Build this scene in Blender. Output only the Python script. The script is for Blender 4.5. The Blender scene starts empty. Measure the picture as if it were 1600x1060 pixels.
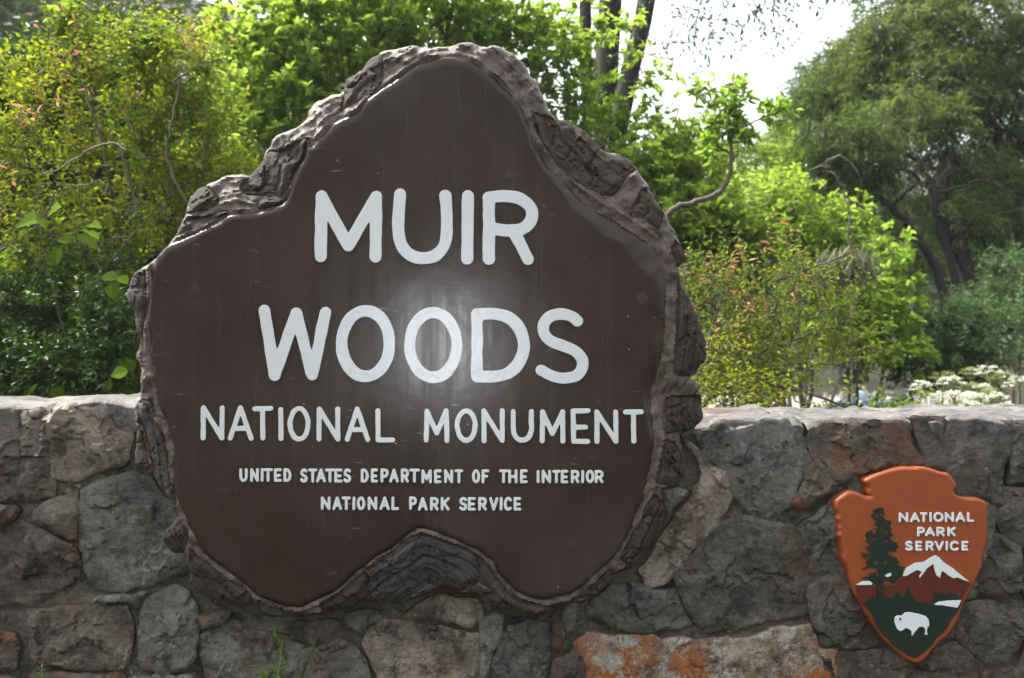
import bpy, bmesh, math, random
import numpy as np
from mathutils import Vector, Matrix
from mathutils.geometry import delaunay_2d_cdt

random.seed(7)
RNG = np.random.default_rng(7)
PI = math.pi
SC = bpy.context.scene
COL = SC.collection

# ------------------------------------------------------------------ camera
CAMP = np.array([0.0, -3.0, 1.42])
FPX = 1627.0                      # focal length in photograph pixels
HOR = 560.0                       # row of the horizon
YAW = math.atan(110 / FPX)
FW = np.array([math.sin(YAW), math.cos(YAW), 0.0])
RT = np.array([math.cos(YAW), -math.sin(YAW), 0.0])
UP = np.array([0.0, 0.0, 1.0])
cd = bpy.data.cameras.new('camera')
cam = bpy.data.objects.new('camera', cd)
COL.objects.link(cam)
cam.location = CAMP
cam.rotation_euler = (PI / 2, 0, -YAW)
cd.sensor_width = 23.6
cd.lens = FPX / 1600 * 23.6
cd.shift_y = (HOR - 530) / 1600
cd.clip_start = 0.05
cd.clip_end = 2000
cd.dof.use_dof = True
cd.dof.focus_distance = 3.05
cd.dof.aperture_fstop = 2.8
SC.camera = cam

# ------------------------------------------------------------------ light
SUN_EL, SUN_AZ = math.radians(58), math.radians(-66)    # azimuth from +Y (behind the wall), negative = towards -X
w = bpy.data.worlds.new('World')
SC.world = w
w.use_nodes = True
nt = w.node_tree
bg = nt.nodes['Background']
sky = nt.nodes.new('ShaderNodeTexSky')
sky.sky_type = 'NISHITA'
sky.sun_disc = False
sky.sun_elevation = SUN_EL
sky.sun_rotation = SUN_AZ
sky.air_density = 1.0
sky.dust_density = 4.0
sky.ozone_density = 1.0
hs = nt.nodes.new('ShaderNodeHueSaturation')          # thin high overcast: the sky is nearly white
hs.inputs['Saturation'].default_value = 0.3
nt.links.new(sky.outputs[0], hs.inputs['Color'])
nt.links.new(hs.outputs[0], bg.inputs[0])
bg.inputs[1].default_value = 0.15
sd = bpy.data.lights.new('sun', 'SUN')
sun = bpy.data.objects.new('sun', sd)
COL.objects.link(sun)
sd.energy = 2.6
sd.angle = math.radians(14)
sd.color = (1.0, 0.95, 0.86)
sdir = Vector((math.sin(SUN_AZ) * math.cos(SUN_EL), math.cos(SUN_AZ) * math.cos(SUN_EL), math.sin(SUN_EL)))
sun.rotation_euler = sdir.to_track_quat('Z', 'Y').to_euler()
# the photographer's flash: its reflection shows in the glossy face of the sign
fd = bpy.data.lights.new('camera_flash', 'POINT')
flash = bpy.data.objects.new('camera_flash', fd)
COL.objects.link(flash)
flash.location = (0.0, -2.98, 1.49)
fd.energy = 19
fd.shadow_soft_size = 0.035
fd.color = (0.93, 0.97, 1.0)
vs = SC.view_settings
vs.view_transform = 'Standard'
vs.look = 'None'
vs.exposure = 2.0
vs.gamma = 1.0
vs.use_curve_mapping = False
SC.cycles.max_bounces = 6
SC.cycles.diffuse_bounces = 3
SC.cycles.glossy_bounces = 2
SC.cycles.transmission_bounces = 4
SC.cycles.transparent_max_bounces = 4
SC.cycles.caustics_reflective = False
SC.cycles.caustics_refractive = False
SC.cycles.sample_clamp_indirect = 4.0

# ------------------------------------------------------------------ helpers
def ray(px, py):
    return FW + (px - 800) / FPX * RT + (HOR - py) / FPX * UP

def S(px, py, y=0.0):
    """point of the photograph's pixel on the plane at depth y (sign and wall planes)"""
    d = ray(px, py)
    return CAMP + d * ((y - CAMP[1]) / d[1])

def W(px, py, d):
    """point of the photograph's pixel at d metres from the camera"""
    return CAMP + ray(px, py) * d

def Z(x0, y0, f, pts):
    return [(x0 + x / f, y0 + y / f) for x, y in pts]

def link(o, parent=None):
    COL.objects.link(o)
    if parent is not None:
        o.parent = parent
    return o

def tag(o, label=None, cat=None, group=None, kind=None):
    if label: o['label'] = label
    if cat: o['category'] = cat
    if group: o['group'] = group
    if kind: o['kind'] = kind
    return o

def empty(name, loc, label, cat, group=None):
    o = bpy.data.objects.new(name, None)
    o.empty_display_size = 0.1
    o.location = tuple(loc)
    link(o)
    return tag(o, label, cat, group)

def fast_mesh(name, V, F, mat=None, parent=None, org=None, attrs=None, smooth=False):
    """V (n,3) world coordinates; F (m,k) array or list of faces; vertices are stored relative to org or the parent's place"""
    V = np.asarray(V, dtype=np.float64)
    base = np.zeros(3)
    if parent is not None:
        p = parent
        while p is not None:
            base = base + np.array(p.location); p = p.parent
    o_abs = np.array(org) if org is not None else base
    me = bpy.data.meshes.new(name)
    if isinstance(F, np.ndarray):
        n, k = F.shape
        me.vertices.add(len(V)); me.vertices.foreach_set('co', (V - o_abs).astype(np.float32).ravel())
        me.loops.add(n * k); me.loops.foreach_set('vertex_index', F.astype(np.int32).ravel())
        me.polygons.add(n); me.polygons.foreach_set('loop_start', np.arange(0, n * k, k, dtype=np.int32))
        me.update(calc_edges=True)
    else:
        me.from_pydata((V - o_abs).tolist(), [], F)
        me.update()
    for an, av in (attrs or {}).items():
        a = me.attributes.new(an, 'FLOAT', 'POINT')
        a.data.foreach_set('value', np.asarray(av, dtype=np.float32))
    if smooth:
        me.polygons.foreach_set('use_smooth', np.ones(len(me.polygons), dtype=bool))
    if mat: me.materials.append(mat)
    o = bpy.data.objects.new(name, me)
    o.location = tuple(o_abs - base)
    return link(o, parent)

def _hash(ix, iy, iz, seed):
    h = (ix.astype(np.int64) * 374761393 + iy.astype(np.int64) * 668265263 + iz.astype(np.int64) * 2147483647 + seed * 1274126177) & 0xFFFFFFFF
    h = ((h ^ (h >> 13)) * 1274126177) & 0xFFFFFFFF
    h = h ^ (h >> 16)
    return h.astype(np.float64) / 4294967295.0

def vnoise(p, seed=0):
    i = np.floor(p); f = p - i; f = f * f * (3 - 2 * f)
    ix, iy, iz = i[:, 0], i[:, 1], i[:, 2]
    r = 0
    for dx in (0, 1):
        for dy in (0, 1):
            for dz in (0, 1):
                wgt = (f[:, 0] if dx else 1 - f[:, 0]) * (f[:, 1] if dy else 1 - f[:, 1]) * (f[:, 2] if dz else 1 - f[:, 2])
                r = r + wgt * _hash(ix + dx, iy + dy, iz + dz, seed)
    return r * 2 - 1

def fbm(p, octv=4, seed=0, gain=0.5):
    p = np.asarray(p, float)
    if p.shape[1] == 2: p = np.c_[p, np.zeros(len(p))]
    r = 0; a = 1.0
    for k in range(octv):
        r = r + a * vnoise(p * (2 ** k) + 17.3 * k, seed + k)
        a *= gain
    return r

def inside(P, poly):
    x, y = P[:, 0], P[:, 1]
    c = np.zeros(len(P), bool)
    n = len(poly)
    for i in range(n):
        x1, y1 = poly[i]; x2, y2 = poly[(i + 1) % n]
        if y1 == y2: continue
        m = ((y1 > y) != (y2 > y)) & (x < (x2 - x1) * (y - y1) / (y2 - y1) + x1)
        c ^= m
    return c

def pdist(P, poly):
    P = np.asarray(P); r = np.full(len(P), 1e9)
    A = np.asarray(poly, float); B = np.roll(A, -1, 0)
    for a, b in zip(A, B):
        ab = b - a; L = max(ab @ ab, 1e-12)
        t = np.clip(((P - a) @ ab) / L, 0, 1)
        d = np.hypot(*(P - a - t[:, None] * ab).T)
        r = np.minimum(r, d)
    return r

def resample(poly, step, jit=0.0, seed=0, rounds=1, cut=.2):
    A = np.asarray(poly, float)
    for _ in range(rounds):                              # corner cutting
        B = np.roll(A, -1, 0)
        A = np.stack([A * (1 - cut) + B * cut, A * cut + B * (1 - cut)], 1).reshape(-1, 2)
    B = np.roll(A, -1, 0); out = []
    for a, b in zip(A, B):
        n = max(1, int(np.hypot(*(b - a)) / step))
        for k in range(n): out.append(a + (b - a) * k / n)
    out = np.array(out)
    if jit > 0:
        nx = fbm(out / (step * 5), 3, seed); ny = fbm(out / (step * 5) + 50, 3, seed + 9)
        out = out + jit * np.c_[nx, ny]
    return out

def relief(name, poly, y0, hfun, back, mat, parent=None, step=6, jit=0.0, seed=0, rounds=1, attrs=None, own=False, smooth=True, cut=.2):
    """Solid piece: outline poly (photo pixels) on plane y0; hfun(P, dist) gives metres towards the camera; sides run back to y = back."""
    B = resample(poly, step, jit, seed, rounds, cut)
    x0, y0_, x1, y1 = B[:, 0].min(), B[:, 1].min(), B[:, 0].max(), B[:, 1].max()
    gx, gy = np.meshgrid(np.arange(x0, x1, step), np.arange(y0_, y1, step * .87))
    gx = gx + (np.arange(gx.shape[0]) % 2)[:, None] * step * .5
    G = np.c_[gx.ravel(), gy.ravel()] + RNG.uniform(-.15, .15, (gx.size, 2)) * step
    G = G[inside(G, B)]
    if len(G): G = G[pdist(G, B) > step * .55]
    n = len(B)
    pts = np.vstack([B, G]) if len(G) else B
    vo, eo, fo, *_ = delaunay_2d_cdt([Vector(p) for p in pts], [], [list(range(n))], 1, 1e-4)
    P = np.array([tuple(v) for v in vo])
    D = pdist(P, B)
    h = hfun(P, D)
    rd = FW[None] + ((P[:, 0] - 800) / FPX)[:, None] * RT[None] + ((HOR - P[:, 1]) / FPX)[:, None] * UP[None]
    V = CAMP + rd * ((y0 - CAMP[1]) / rd[:, 1])[:, None]
    V[:, 1] = y0 - h
    F = [list(f) for f in fo]
    ec = {}
    for f in F:
        for a, b in zip(f, f[1:] + f[:1]): ec[(a, b)] = 1
    be = [(a, b) for (a, b) in ec if (b, a) not in ec]
    # orient so that normals look to the camera
    f0 = F[0]; nrm = np.cross(V[f0[1]] - V[f0[0]], V[f0[2]] - V[f0[0]])
    flip = nrm[1] > 0
    if flip: F = [f[::-1] for f in F]
    ids = sorted({a for e in be for a in e})
    prev = {i: i for i in ids}
    VV = [V]; nv = len(V)
    levels = 3
    cen = V[ids].mean(0)
    for k in range(1, levels + 1):
        ring = V[ids].copy()
        t = k / levels
        ring[:, 1] = V[ids][:, 1] * (1 - t) + back * t
        nz = fbm(ring * 25, 2, seed + 3) * .006 * (1 if k < levels else .5)
        dirv = ring - cen; dirv[:, 1] = 0
        dirv /= np.maximum(np.linalg.norm(dirv, axis=1), 1e-6)[:, None]
        ring += dirv * (nz[:, None] - .002 * k)
        VV.append(ring)
        cur = {i: nv + j for j, i in enumerate(ids)}
        nv += len(ids)
        for a, b in be:
            q = [b, a]
            f = [prev[b], prev[a], cur[a], cur[b]]
            F.append(f[::-1] if flip else f)
        prev = cur
    V = np.vstack(VV)
    at = {}
    for an, fn in (attrs or {}).items():
        v = fn(P, D); vv = np.concatenate([v] + [v[ids]] * levels); at[an] = vv
    org = V.mean(0) if own else None
    return fast_mesh(name, V, F, mat, parent, org, at, smooth)

# ------------------------------------------------------------------ materials
def newmat(name):
    m = bpy.data.materials.new(name); m.use_nodes = True
    nt = m.node_tree
    return m, nt, nt.nodes['Principled BSDF']

def N(nt, typ, **kw):
    n = nt.nodes.new('ShaderNode' + typ)
    for k, v in kw.items():
        if k in n.inputs: n.inputs[k].default_value = v
        else: setattr(n, k, v)
    return n

def ramp(nt, fac, stops):
    r = nt.nodes.new('ShaderNodeValToRGB')
    el = r.color_ramp.elements
    while len(el) > 1: el.remove(el[-1])
    for i, (p, c) in enumerate(stops):
        e = el[0] if i == 0 else el.new(p)
        e.position = p; e.color = (*c, 1) if len(c) == 3 else c
    nt.links.new(fac, r.inputs[0])
    return r

def mixc(nt, fac, a, b, mode='MIX'):
    m = nt.nodes.new('ShaderNodeMix'); m.data_type = 'RGBA'; m.blend_type = mode
    L = nt.links
    for s, v in ((m.inputs[0], fac), (m.inputs[6], a), (m.inputs[7], b)):
        if hasattr(v, 'node'): L.new(v, s)
        elif isinstance(v, (int, float)): s.default_value = v
        else: s.default_value = (*v, 1)
    return m.outputs[2]

def texco(nt, which='Object', scale=(1, 1, 1), rand=False):
    tc = nt.nodes.new('ShaderNodeTexCoord')
    mp = nt.nodes.new('ShaderNodeMapping')
    mp.inputs['Scale'].default_value = scale
    nt.links.new(tc.outputs[which], mp.inputs[0])
    if rand:
        oi = nt.nodes.new('ShaderNodeObjectInfo')
        ml = N(nt, 'Math', operation='MULTIPLY'); ml.inputs[1].default_value = 40
        nt.links.new(oi.outputs['Random'], ml.inputs[0])
        cb = nt.nodes.new('ShaderNodeCombineXYZ')
        for k in range(3): nt.links.new(ml.outputs[0], cb.inputs[k])
        nt.links.new(cb.outputs[0], mp.inputs['Location'])
    return mp.outputs[0]

def noise(nt, vec, scale, detail=6, rough=.6, dist=0.0):
    n = nt.nodes.new('ShaderNodeTexNoise')
    n.inputs['Scale'].default_value = scale; n.inputs['Detail'].default_value = detail
    n.inputs['Roughness'].default_value = rough; n.inputs['Distortion'].default_value = dist
    nt.links.new(vec, n.inputs['Vector'])
    return n.outputs['Fac']

def bump(nt, bs, h, strength=.4, dist=.01, chain=None):
    b = nt.nodes.new('ShaderNodeBump'); b.inputs['Strength'].default_value = strength; b.inputs['Distance'].default_value = dist
    nt.links.new(h, b.inputs['Height'])
    if chain: nt.links.new(chain, b.inputs['Normal'])
    nt.links.new(b.outputs[0], bs.inputs['Normal'])
    return b.outputs[0]

def plain(name, col, rough=.6, metal=0, spec=None, bumpy=0, bscale=40):
    m, nt, bs = newmat(name)
    v = texco(nt)
    c = mixc(nt, noise(nt, v, bscale * .3), tuple(x * .8 for x in col), tuple(min(1, x * 1.15) for x in col))
    nt.links.new(c, bs.inputs['Base Color'])
    bs.inputs['Roughness'].default_value = rough; bs.inputs['Metallic'].default_value = metal
    if spec is not None: bs.inputs['Specular IOR Level'].default_value = spec
    if bumpy: bump(nt, bs, noise(nt, v, bscale), bumpy, .005)
    return m

def stone_mat(name, c1, c2, c3, rust=0.0, pale=0.0, rustc=(.13, .062, .026)):
    m, nt, bs = newmat(name); L = nt.links
    v = texco(nt, rand=True)
    n1 = noise(nt, v, 5.5, 9, .68, .15)
    base = ramp(nt, n1, [(.38, c1), (.5, c2), (.62, c3)]).outputs[0]
    n2 = noise(nt, v, 46, 8, .8)
    base = mixc(nt, ramp(nt, n2, [(.35, (0, 0, 0)), (.7, (1, 1, 1))]).outputs[0], base, mixc(nt, .42, base, (.24, .22, .18)), 'MIX')
    dk = ramp(nt, noise(nt, v, 10, 10, .78, .1), [(.41, (1, 1, 1)), (.5, (0, 0, 0))]).outputs[0]
    base = mixc(nt, dk, base, mixc(nt, .8, base, (.010, .008, .006)))
    vst = texco(nt, scale=(1, 1, 3), rand=True)
    wf = ramp(nt, noise(nt, vst, 10, 11, .82, .25), [(.62, (0, 0, 0)), (.74, (.55, .55, .55))]).outputs[0]
    base = mixc(nt, wf, base, (.17, .16, .135))
    if rust:
        f = ramp(nt, noise(nt, v, 3.6, 7, .6, .5), [(.62 - rust * .22, (0, 0, 0)), (.72 - rust * .18, (1, 1, 1))]).outputs[0]
        base = mixc(nt, f, base, mixc(nt, n2, rustc, tuple(x * .45 for x in rustc)))
    if pale:
        f = ramp(nt, noise(nt, v, 13, 10, .8, .2), [(.66 - pale * .2, (0, 0, 0)), (.72 - pale * .2, (1, 1, 1))]).outputs[0]
        base = mixc(nt, f, base, (.36, .34, .28))
    fine = ramp(nt, noise(nt, v, 75, 9, .85), [(.34, (.42, .42, .42)), (.5, (1, 1, 1)), (.66, (1.75, 1.7, 1.6))]).outputs[0]
    base = mixc(nt, .85, base, fine, 'MULTIPLY')
    vcr = texco(nt, scale=(1, 1, 2.6), rand=True)
    cr = nt.nodes.new('ShaderNodeTexNoise'); cr.inputs['Scale'].default_value = 6; cr.inputs['Detail'].default_value = 7; cr.inputs['Roughness'].default_value = .62; L.new(vcr, cr.inputs['Vector'])
    cd_ = N(nt, 'Math', operation='SUBTRACT'); cd_.inputs[1].default_value = .5; L.new(cr.outputs['Fac'], cd_.inputs[0])
    ca = N(nt, 'Math', operation='ABSOLUTE'); L.new(cd_.outputs[0], ca.inputs[0])
    ck = ramp(nt, ca.outputs[0], [(.0, (.25, .25, .25)), (.012, (1, 1, 1))]).outputs[0]
    base = mixc(nt, .8, base, ck, 'MULTIPLY')
    L.new(base, bs.inputs['Base Color'])
    L.new(ramp(nt, n2, [(.3, (.5, .5, .5)), (.7, (.8, .8, .8))]).outputs[0], bs.inputs['Roughness'])
    led = nt.nodes.new('ShaderNodeValToRGB'); led.color_ramp.interpolation = 'LINEAR'
    el = led.color_ramp.elements
    el[0].position = .30; el[0].color = (0, 0, 0, 1); el[1].position = .70; el[1].color = (1, 1, 1, 1)
    for q_, c_ in ((.395, .12), (.41, .30), (.47, .36), (.485, .55), (.545, .60), (.56, .80), (.62, .84)):
        e_ = el.new(q_); e_.color = (c_, c_, c_, 1)
    vl = texco(nt, scale=(1, 1, 1.9), rand=True)
    L.new(noise(nt, vl, 8, 8, .6, .25), led.inputs[0])
    b1 = bump(nt, bs, led.outputs[0], .7, .010)
    b2 = bump(nt, bs, noise(nt, v, 34, 10, .75, .1), .65, .009, b1)
    bump(nt, bs, noise(nt, v, 150, 8, .8), .9, .004, b2)
    return m

ST = {
 'dark':  stone_mat('dark_stone', (0.022, 0.018, 0.014), (0.047, 0.039, 0.031), (0.090, 0.077, 0.061), .4, .05),
 'green': stone_mat('green_grey_stone', (0.041, 0.047, 0.039), (0.077, 0.086, 0.072), (0.128, 0.138, 0.117), .12, .05),
 'brown': stone_mat('brown_stone', (0.044, 0.031, 0.020), (0.087, 0.067, 0.044), (0.140, 0.113, 0.079), .45, .2),
 'tan':   stone_mat('tan_stone', (0.132, 0.098, 0.066), (0.218, 0.170, 0.121), (0.316, 0.256, 0.191), .35, .35),
 'rust':  stone_mat('rusty_stone', (0.132, 0.084, 0.049), (0.270, 0.186, 0.122), (0.425, 0.345, 0.253), .85, .75, (0.414, 0.138, 0.028)),
 'grey':  stone_mat('grey_stone', (0.075, 0.068, 0.057), (0.128, 0.120, 0.102), (0.196, 0.183, 0.162), .2, .25),
 'umber': stone_mat('umber_stone', (0.028, 0.017, 0.010), (0.056, 0.037, 0.023), (0.098, 0.068, 0.044), .6, .0, (0.145, 0.060, 0.018)),
}
MORTAR = stone_mat('mortar', (.036, .028, .019), (.070, .056, .040), (.12, .10, .074), .15, .25)
CAPM = stone_mat('weathered_cap_stone', (.05, .046, .046), (.092, .085, .086), (.15, .14, .14), .05, .25)

def paint_mat():
    m, nt, bs = newmat('brown_gloss_paint'); L = nt.links
    v = texco(nt)
    vs_ = texco(nt, scale=(1, 1, .06))
    n1 = noise(nt, v, 3, 6, .6, .3)
    base = ramp(nt, n1, [(.3, (.028, .0165, .0125)), (.7, (.043, .0275, .022))]).outputs[0]
    base = mixc(nt, ramp(nt, noise(nt, v, 2.2, 7, .65, .4), [(.45, (0, 0, 0)), (.68, (.5, .5, .5))]).outputs[0], base, (.062, .047, .040))
    dust = ramp(nt, noise(nt, vs_, 30, 6, .65, .2), [(.5, (0, 0, 0)), (.8, (.14, .14, .14))]).outputs[0]
    base = mixc(nt, dust, base, (.075, .057, .050))
    # scuffs and scratches
    sc = texco(nt, scale=(.25, 1, 1.6)); 
    sn = ramp(nt, noise(nt, sc, 26, 4, .5, 2.5), [(.67, (0, 0, 0)), (.70, (.8, .8, .8))]).outputs[0]
    spk = ramp(nt, noise(nt, v, 9, 3, .5), [(.55, (0, 0, 0)), (.62, (1, 1, 1))]).outputs[0]
    sf = mixc(nt, 1.0, sn, spk, 'MULTIPLY')
    base = mixc(nt, sf, base, (.18, .165, .155))
    vo = N(nt, 'TexVoronoi', feature='F1'); L.new(v, vo.inputs['Vector']); vo.inputs['Scale'].default_value = 15
    dot = ramp(nt, vo.outputs['Distance'], [(.025, (1, 1, 1)), (.05, (0, 0, 0))]).outputs[0]
    sx = nt.nodes.new('ShaderNodeSeparateColor'); L.new(vo.outputs['Color'], sx.inputs[0])
    dot = mixc(nt, 1.0, dot, ramp(nt, sx.outputs[0], [(.86, (0, 0, 0)), (.88, (1, 1, 1))]).outputs[0], 'MULTIPLY')
    base = mixc(nt, dot, base, (.3, .28, .27))
    L.new(base, bs.inputs['Base Color'])
    rg = ramp(nt, noise(nt, vs_, 18, 7, .7, .3), [(.3, (.17, .17, .17)), (.72, (.32, .32, .32))]).outputs[0]
    L.new(rg, bs.inputs['Roughness'])
    bs.inputs['Specular IOR Level'].default_value = .25
    b1 = bump(nt, bs, noise(nt, vs_, 70, 5, .6), .022, .002)
    b2 = bump(nt, bs, noise(nt, v, 5, 4, .55), .09, .01, b1)
    bump(nt, bs, noise(nt, v, 60, 4, .6), .04, .002, b2)
    return m

def rim_mat():
    m, nt, bs = newmat('weathered_rim_paint'); L = nt.links
    v = texco(nt)
    n1 = noise(nt, v, 9, 8, .65, .6)
    base = ramp(nt, n1, [(.28, (.042, .025, .016)), (.5, (.084, .055, .040)), (.72, (.13, .094, .074))]).outputs[0]
    f = ramp(nt, noise(nt, v, 7, 9, .75, .9), [(.55, (0, 0, 0)), (.62, (1, 1, 1))]).outputs[0]
    base = mixc(nt, f, base, (.055, .048, .022))
    n2 = noise(nt, v, 17, 10, .8, 1.4)
    f2 = ramp(nt, n2, [(.36, (1, 1, 1)), (.44, (0, 0, 0))]).outputs[0]
    base = mixc(nt, f2, base, (.022, .014, .011))
    vo = N(nt, 'TexVoronoi', feature='DISTANCE_TO_EDGE'); vo.inputs['Scale'].default_value = 9
    wv = nt.nodes.new('ShaderNodeVectorMath'); wv.operation = 'ADD'
    wn = nt.nodes.new('ShaderNodeTexNoise'); wn.inputs['Scale'].default_value = 14; wn.inputs['Detail'].default_value = 5; L.new(v, wn.inputs['Vector'])
    ws = nt.nodes.new('ShaderNodeVectorMath'); ws.operation = 'SCALE'; ws.inputs['Scale'].default_value = .09; L.new(wn.outputs['Color'], ws.inputs[0])
    L.new(v, wv.inputs[0]); L.new(ws.outputs[0], wv.inputs[1]); L.new(wv.outputs[0], vo.inputs['Vector'])
    crk = ramp(nt, vo.outputs['Distance'], [(.0, (.55, .55, .55)), (.03, (1, 1, 1))]).outputs[0]
    base = mixc(nt, crk, (.016, .011, .009), base)
    L.new(base, bs.inputs['Base Color'])
    L.new(ramp(nt, n2, [(.36, (.8, .8, .8)), (.5, (.36, .36, .36))]).outputs[0], bs.inputs['Roughness'])
    b0 = bump(nt, bs, crk, .3, .004)
    b1 = bump(nt, bs, n2, .7, .009, b0)
    bump(nt, bs, noise(nt, v, 120, 6, .7), .35, .003, b1)
    return m

def wood_mat(name, c1, c2, c3, moss=.3):
    m, nt, bs = newmat(name); L = nt.links
    v = texco(nt)
    at = N(nt, 'Attribute', attribute_name='ring')
    cb = nt.nodes.new('ShaderNodeCombineXYZ'); L.new(at.outputs['Fac'], cb.inputs[0])
    wn = noise(nt, v, 10, 4, .6)
    ml = N(nt, 'Math', operation='MULTIPLY'); ml.inputs[1].default_value = 1.6; L.new(wn, ml.inputs[0])
    L.new(ml.outputs[0], cb.inputs[1])
    r1 = noise(nt, cb.outputs[0], .10, 4, .6)
    r2 = noise(nt, cb.outputs[0], .26, 4, .7)
    base = ramp(nt, r1, [(.3, c1), (.5, c2), (.7, c3)]).outputs[0]
    base = mixc(nt, ramp(nt, r2, [(.38, (1, 1, 1)), (.5, (0, 0, 0))]).outputs[0], base, mixc(nt, .9, base, (.006, .005, .004)))
    big = ramp(nt, noise(nt, v, 5, 7, .7, .6), [(.5, (0, 0, 0)), (.7, (1, 1, 1))]).outputs[0]
    base = mixc(nt, mixc(nt, moss, (0, 0, 0), big), base, (.042, .046, .018))
    L.new(base, bs.inputs['Base Color'])
    bs.inputs['Roughness'].default_value = .8
    b1 = bump(nt, bs, r2, 1.0, .010)
    b2 = bump(nt, bs, noise(nt, v, 24, 8, .75, .8), .7, .010, b1)
    bump(nt, bs, noise(nt, v, 130, 6, .75), .6, .004, b2)
    return m

FACE = paint_mat(); RIM = rim_mat()
BARK = [wood_mat('weathered_wood_dark', (.014, .009, .006), (.040, .028, .019), (.095, .072, .052), .35),
        wood_mat('weathered_wood_brown', (.020, .012, .008), (.052, .034, .023), (.110, .078, .055), .2),
        wood_mat('weathered_wood_grey', (.026, .021, .018), (.066, .057, .049), (.14, .124, .11), .1)]
def letter_paint():
    m, nt, bs = newmat('white_letter_paint'); v = texco(nt); L = nt.links
    c = mixc(nt, noise(nt, v, 14, 8, .7), (.54, .565, .55), (.64, .66, .65))
    d = ramp(nt, noise(nt, v, 30, 10, .8, .3), [(.30, (1, 1, 1)), (.39, (0, 0, 0))]).outputs[0]
    c = mixc(nt, d, c, (.30, .285, .26))
    L.new(c, bs.inputs['Base Color']); bs.inputs['Roughness'].default_value = .28
    b1 = bump(nt, bs, noise(nt, v, 26, 3, .5), .25, .004)
    bump(nt, bs, noise(nt, v, 130, 4, .6), .15, .002, b1)
    return m
WHITE = letter_paint()
RUSTWOOD = plain('rotting_wood', (.045, .015, .009), .85, 0, None, .6, 60)
CHIPWOOD = plain('fresh_wood', (.55, .42, .22), .7)

def leaf_mat(name, stops, trans=.4, tmul=(1.5, 1.6, .9), rough=.52, spec=.2):
    m, nt, bs = newmat(name); L = nt.links
    at = N(nt, 'Attribute', attribute_name='tint')
    c = ramp(nt, at.outputs['Fac'], stops).outputs[0]
    L.new(c, bs.inputs['Base Color'])
    bs.inputs['Roughness'].default_value = rough
    bs.inputs['Specular IOR Level'].default_value = spec
    tr = nt.nodes.new('ShaderNodeBsdfTranslucent')
    L.new(mixc(nt, 1.0, c, tmul, 'MULTIPLY'), tr.inputs[0])
    mx = nt.nodes.new('ShaderNodeMixShader'); mx.inputs[0].default_value = trans
    L.new(bs.outputs[0], mx.inputs[1]); L.new(tr.outputs[0], mx.inputs[2])
    L.new(mx.outputs[0], nt.nodes['Material Output'].inputs[0])
    return m

def bark_mat(name, c1, c2, c3, sc=14):
    m, nt, bs = newmat(name)
    v = texco(nt, scale=(1, 1, .3))
    n1 = noise(nt, v, sc, 8, .7, .4)
    nt.links.new(ramp(nt, n1, [(.3, c1), (.5, c2), (.72, c3)]).outputs[0], bs.inputs['Base Color'])
    bs.inputs['Roughness'].default_value = .85
    bump(nt, bs, n1, .6, .02)
    return m

TWIG = bark_mat('twig_bark', (.035, .026, .02), (.075, .058, .045), (.15, .13, .11))
TRUNK = bark_mat('dark_trunk_bark', (.006, .005, .004), (.013, .0105, .009), (.028, .023, .019))
PALEBR = bark_mat('lichen_branch_bark', (.08, .066, .054), (.14, .125, .10), (.23, .21, .18))
MUDBR = bark_mat('grey_brown_bark', (.045, .032, .025), (.085, .065, .054), (.14, .115, .10))
G_ = {
 'huckle': leaf_mat('small_yellow_green_leaf', [(0, (.05, .085, .010)), (.35, (.12, .165, .016)), (.7, (.21, .235, .02)), (.92, (.29, .26, .025)), (1, (.33, .17, .03))], .50, (1.7, 1.7, .8), .5, .25),
 'red':    leaf_mat('red_new_leaf', [(0, (.42, .15, .09)), (.5, (.50, .22, .15)), (1, (.48, .27, .10))], .4, (1.2, 1.1, 1.1)),
 'maple':  leaf_mat('fresh_green_leaf', [(0, (.075, .13, .028)), (.5, (.145, .225, .046)), (1, (.23, .31, .08))], .66, (2.0, 1.95, 1.0), .5, .22),
 'lime':   leaf_mat('lime_green_leaf', [(0, (.075, .12, .022)), (.5, (.145, .215, .038)), (1, (.235, .30, .065))], .55, (1.7, 1.7, 1.0)),
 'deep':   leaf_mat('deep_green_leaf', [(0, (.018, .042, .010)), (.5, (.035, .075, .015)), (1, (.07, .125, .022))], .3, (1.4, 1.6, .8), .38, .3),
 'bay':    leaf_mat('bay_leaf', [(0, (.026, .046, .016)), (.5, (.058, .092, .026)), (.85, (.115, .155, .045)), (1, (.18, .20, .075))], .45, (1.6, 1.6, .8), .5),
 'broad':  leaf_mat('bramble_leaf', [(0, (.045, .085, .008)), (.5, (.085, .145, .012)), (1, (.13, .20, .018))], .4, (1.6, 1.6, .7), .75, .03),
 'elder':  leaf_mat('grey_green_leaf', [(0, (.035, .065, .025)), (.5, (.07, .115, .045)), (1, (.12, .175, .075))], .35, (1.3, 1.5, .9)),
 'far':    leaf_mat('far_leaf', [(0, (.020, .030, .016)), (.5, (.045, .06, .03)), (1, (.09, .105, .05))], .3, (1.3, 1.4, .9)),
 'bloom':  leaf_mat('white_blossom', [(0, (.46, .50, .34)), (.5, (.66, .68, .56)), (1, (.78, .78, .70))], .25, (1, 1, 1), .7, .2),
 'bud':    leaf_mat('green_flower_bud', [(0, (.20, .24, .09)), (1, (.36, .38, .16))], .3, (1.1, 1.1, .9), .7, .2),
 'moss':   leaf_mat('hanging_lichen', [(0, (.14, .15, .09)), (1, (.28, .28, .18))], .3, (1, 1, 1), .8, .1),
}

# ------------------------------------------------------------------ plants
def unit(v):
    return v / np.maximum(np.linalg.norm(v, axis=-1, keepdims=True), 1e-9)

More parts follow.
